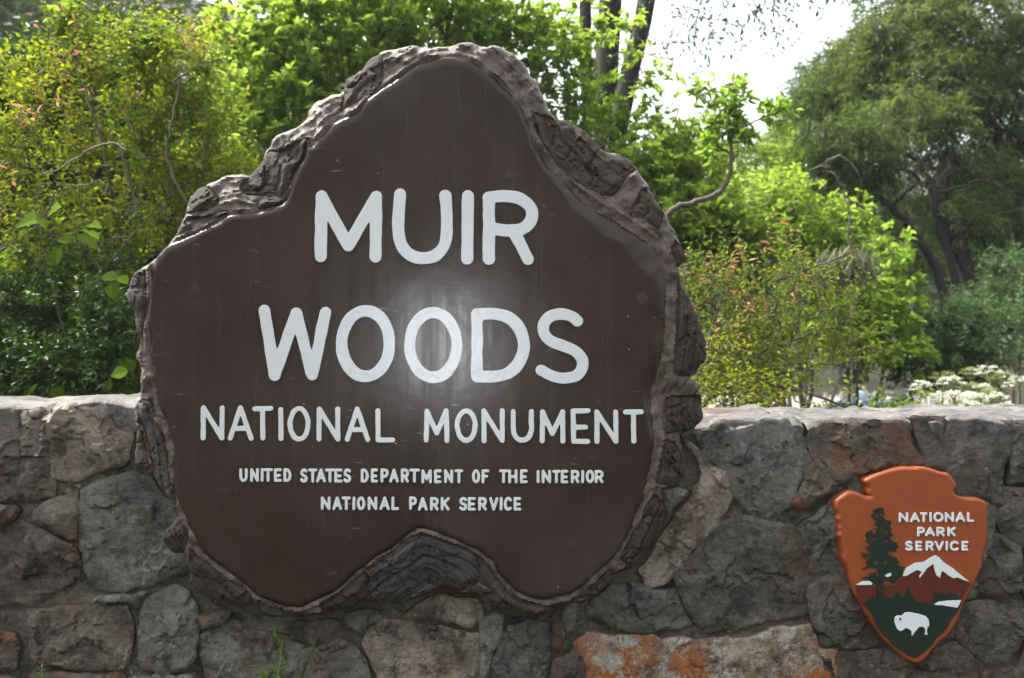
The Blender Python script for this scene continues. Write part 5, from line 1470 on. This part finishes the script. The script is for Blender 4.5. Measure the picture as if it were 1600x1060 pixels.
# ------------------------------------------------------------------ far parking lot: people, cars, fence
def gp(px, d):
    p = W(px, HOR, d); p[2] = float(gz(p[0], p[1])) + .16; return p
def cloth(name, c): return plain(name, c, .85)
SKIN = plain('skin', (.42, .24, .17), .6); HAIR = plain('dark_hair', (.02, .015, .012), .7)
def person(px, d, label, jacket, trousers, turn):
    b = gp(px, d)
    root = empty('person', b, label, 'person', 'people in the parking lot')
    def skin(name, joints, edges, mat, sub=2):
        me = bpy.data.meshes.new(name); me.from_pydata([j[:3] for j in joints], edges, []); me.materials.append(mat)
        o = bpy.data.objects.new(name, me); link(o, root)
        me.skin_vertices or o.modifiers.new('skin', 'SKIN')
        if not o.modifiers: o.modifiers.new('skin', 'SKIN')
        for i, j in enumerate(joints):
            sv = me.skin_vertices[0].data[i]; sv.radius = (j[3], j[4] if len(j) > 4 else j[3]); sv.use_root = i == 0
        s = o.modifiers.new('sub', 'SUBSURF'); s.levels = sub; s.render_levels = sub
        o.rotation_euler = (0, 0, turn)
        return o
    skin('trousers', [(0, 0, .95, .16, .12), (-.09, 0, .88, .10), (-.10, .01, .5, .075), (-.11, .02, .08, .06), (-.11, -.1, .05, .05), (.09, 0, .88, .10), (.11, -.03, .5, .075), (.12, .04, .08, .06), (.12, -.08, .05, .05)], [(0, 1), (1, 2), (2, 3), (3, 4), (0, 5), (5, 6), (6, 7), (7, 8)], trousers)
    skin('jacket', [(0, 0, 1.0, .165, .12), (0, 0, 1.2, .17, .12), (0, 0, 1.4, .18, .11), (0, 0, 1.48, .08), (-.2, 0, 1.4, .07), (-.26, .02, 1.15, .055), (-.22, -.12, .95, .045), (.2, 0, 1.4, .07), (.26, .02, 1.15, .055), (.25, -.06, .9, .045)], [(0, 1), (1, 2), (2, 3), (2, 4), (4, 5), (5, 6), (2, 7), (7, 8), (8, 9)], jacket)
    skin('head', [(0, 0, 1.48, .05), (0, -.01, 1.56, .06), (0, -.02, 1.64, .09, .1), (0, -.02, 1.72, .075, .09)], [(0, 1), (1, 2), (2, 3)], SKIN)
    skin('hair', [(0, .02, 1.66, .085, .09), (0, .0, 1.73, .085, .095)], [(0, 1)], HAIR)
    for s, x in ((-1, -.22), (1, .25)): skin('hand', [(x, -.1, .93 if s < 0 else .88, .035), (x, -.12, .85 if s < 0 else .8, .03, .02)], [(0, 1)], SKIN)
person(1328, 49, 'person in a dark jacket standing by the parked blue car', cloth('dark_jacket', (.035, .033, .04)), cloth('dark_trousers', (.03, .03, .035)), .5)
person(1340, 47, 'person in a grey-blue jacket standing beside the parked blue car', cloth('blue_grey_jacket', (.09, .10, .17)), cloth('grey_trousers', (.06, .06, .075)), -.4)
person(1349, 58, 'person in a pale blue top beyond the parked blue car', cloth('pale_blue_top', (.45, .6, .75)), cloth('blue_trousers', (.08, .1, .2)), .2)

GLASS = plain('car_glass', (.05, .09, .12), .2, 0, .4); TYRE = plain('tyre_rubber', (.015, .015, .015), .8); RIMM = plain('wheel_rim', (.5, .5, .52), .3, .9); LAMP = plain('lamp_glass', (.7, .7, .65), .15); TAIL = plain('tail_lamp', (.35, .01, .01), .2)
def car(px, d, label, paint, turn, van=False):
    b = gp(px, d); root = empty('parked_van' if van else 'parked_car', b, label, 'van' if van else 'car', None)
    root.rotation_euler = (0, 0, turn)
    def prof(name, pts, w0, w1, mat, bev=.05):
        bm = bmesh.new(); A = []; B = []
        zs = [p[1] for p in pts]; lo, hi = min(zs), max(zs)
        for x, z in pts:
            wv = w0 + (w1 - w0) * (z - lo) / max(hi - lo, .01)
            A.append(bm.verts.new((x, -wv, z))); B.append(bm.verts.new((x, wv, z)))
        bm.faces.new(A); bm.faces.new(B[::-1])
        for i in range(len(A)): bm.faces.new((A[i - 1], A[i], B[i], B[i - 1]) [::-1])
        bmesh.ops.recalc_face_normals(bm, faces=bm.faces)
        bmesh.ops.bevel(bm, geom=bm.edges[:], offset=bev, segments=2, affect='EDGES')
        me = bpy.data.meshes.new(name); bm.to_mesh(me); bm.free(); me.materials.append(mat)
        me.polygons.foreach_set('use_smooth', [True] * len(me.polygons))
        return link(bpy.data.objects.new(name, me), root)
    if van:
        prof('body', [(-2.5, .35), (-2.55, 1.0), (-2.45, 2.1), (1.2, 2.15), (1.9, 1.2), (2.55, 1.05), (2.6, .4)], .98, .9, paint)
        prof('windscreen', [(1.32, 2.02), (1.26, 2.0), (1.9, 1.24), (1.96, 1.28)], .8, .75, GLASS, .01)
        for s in (-1, 1):
            o = prof('side_window', [(.2, 1.25), (.2, 1.95), (1.1, 1.95), (1.6, 1.25)], .02, .02, GLASS, .005); o.location = (0, s * .95, 0)
    else:
        prof('body', [(-2.2, .35), (-2.25, .85), (-1.9, .98), (-1.2, 1.0), (.9, .98), (1.9, .86), (2.2, .7), (2.22, .35)], .86, .84, paint, .07)
        prof('cabin', [(-1.55, .97), (-.95, 1.42), (.25, 1.46), (1.0, .97)], .80, .62, paint, .05)
        prof('windscreen', [(.36, 1.40), (.30, 1.40), (.98, 1.0), (1.06, 1.0)], .72, .58, GLASS, .008)
        prof('rear_window', [(-1.05, 1.36), (-.98, 1.36), (-1.5, 1.02), (-1.58, 1.02)], .72, .58, GLASS, .008)
        for s in (-1, 1):
            o = prof('side_window', [(-1.2, 1.03), (-.8, 1.36), (.2, 1.38), (.75, 1.03)], .015, .015, GLASS, .004); o.location = (0, s * .735, 0); o.rotation_euler = (s * .38, 0, 0); o.location.z = .05; o.location.y = s * (.735 + .4)
    for x in (-1.4, 1.35):
        for s in (-1, 1):
            bm = bmesh.new(); bmesh.ops.create_cone(bm, cap_ends=True, segments=20, radius1=.32, radius2=.32, depth=.22, matrix=Matrix.Translation((x, s * .78, .32)) @ Matrix.Rotation(PI / 2, 4, 'X'))
            bmesh.ops.bevel(bm, geom=bm.edges[:], offset=.03, segments=1, affect='EDGES')
            me = bpy.data.meshes.new('wheel'); bm.to_mesh(me); bm.free(); me.materials.append(TYRE); wv = link(bpy.data.objects.new('wheel', me), root)
            bm = bmesh.new(); bmesh.ops.create_cone(bm, cap_ends=True, segments=16, radius1=.2, radius2=.17, depth=.05, matrix=Matrix.Translation((x, s * .895, .32)) @ Matrix.Rotation(-s * PI / 2, 4, 'X'))
            me = bpy.data.meshes.new('rim'); bm.to_mesh(me); bm.free(); me.materials.append(RIMM); link(bpy.data.objects.new('rim', me), wv)
    fx = 2.56 if van else 2.16
    for s in (-1, 1):
        for nm, x, m in (('headlight', fx, LAMP), ('tail_light', -fx - .06, TAIL)):
            bm = bmesh.new(); bmesh.ops.create_uvsphere(bm, u_segments=10, v_segments=6, radius=1, matrix=Matrix.Translation((x, s * .6, .7)) @ Matrix.Diagonal((.07, .17, .08, 1)))
            me = bpy.data.meshes.new(nm); bm.to_mesh(me); bm.free(); me.materials.append(m); link(bpy.data.objects.new(nm, me), root)
car(1360, 45, 'dark blue parked car with its windscreen reflecting the sky', plain('navy_paint', (.012, .018, .06), .2, .2), -1.15)
car(1402, 50, 'black parked car to the side of the dark blue one', plain('black_paint', (.012, .012, .014), .2, .2), -.3)

def fence():
    wd = plain('pale_fence_wood', (.36, .31, .27), .9)
    b = gp(1420, 62); root = empty('rail_fence', b, 'weathered post and rail fence across the far side of the gravel lot', 'fence')
    P = [gp(1290 + k * 26, 62) for k in range(9)]
    for p in P:
        V, F = tubes(np.array([p - [0, 0, .3]]), np.array([p + [0, 0, 1.25]]), np.array([.12]), np.array([.11]), 8)
        fast_mesh('post', V, F, wd, root)
    for a, c in zip(P, P[1:]):
        for h in (.5, 1.0):
            V, F = tubes(np.array([a + [0, 0, h]]), np.array([c + [0, 0, h]]), np.array([.06]), np.array([.06]), 6)
            fast_mesh('rail', V, F, wd, root)
fence()

# ------------------------------------------------------------------ moist canyon air
def haze():
    bm = bmesh.new(); bmesh.ops.create_cube(bm, size=1, matrix=Matrix.Translation((0, 20, 45)) @ Matrix.Diagonal((940, 960, 102, 1)))
    me = bpy.data.meshes.new('haze'); bm.to_mesh(me); bm.free()
    m = bpy.data.materials.new('moist_air'); m.use_nodes = True; nt = m.node_tree
    nt.nodes.remove(nt.nodes['Principled BSDF'])
    v = nt.nodes.new('ShaderNodeVolumePrincipled'); v.inputs['Color'].default_value = (.93, .95, .97, 1); v.inputs['Density'].default_value = .0006; v.inputs['Anisotropy'].default_value = .3
    nt.links.new(v.outputs[0], nt.nodes['Material Output'].inputs['Volume'])
    me.materials.append(m)
    tag(link(bpy.data.objects.new('haze', me)), 'thin pale haze filling the canyon', kind='stuff')
haze()
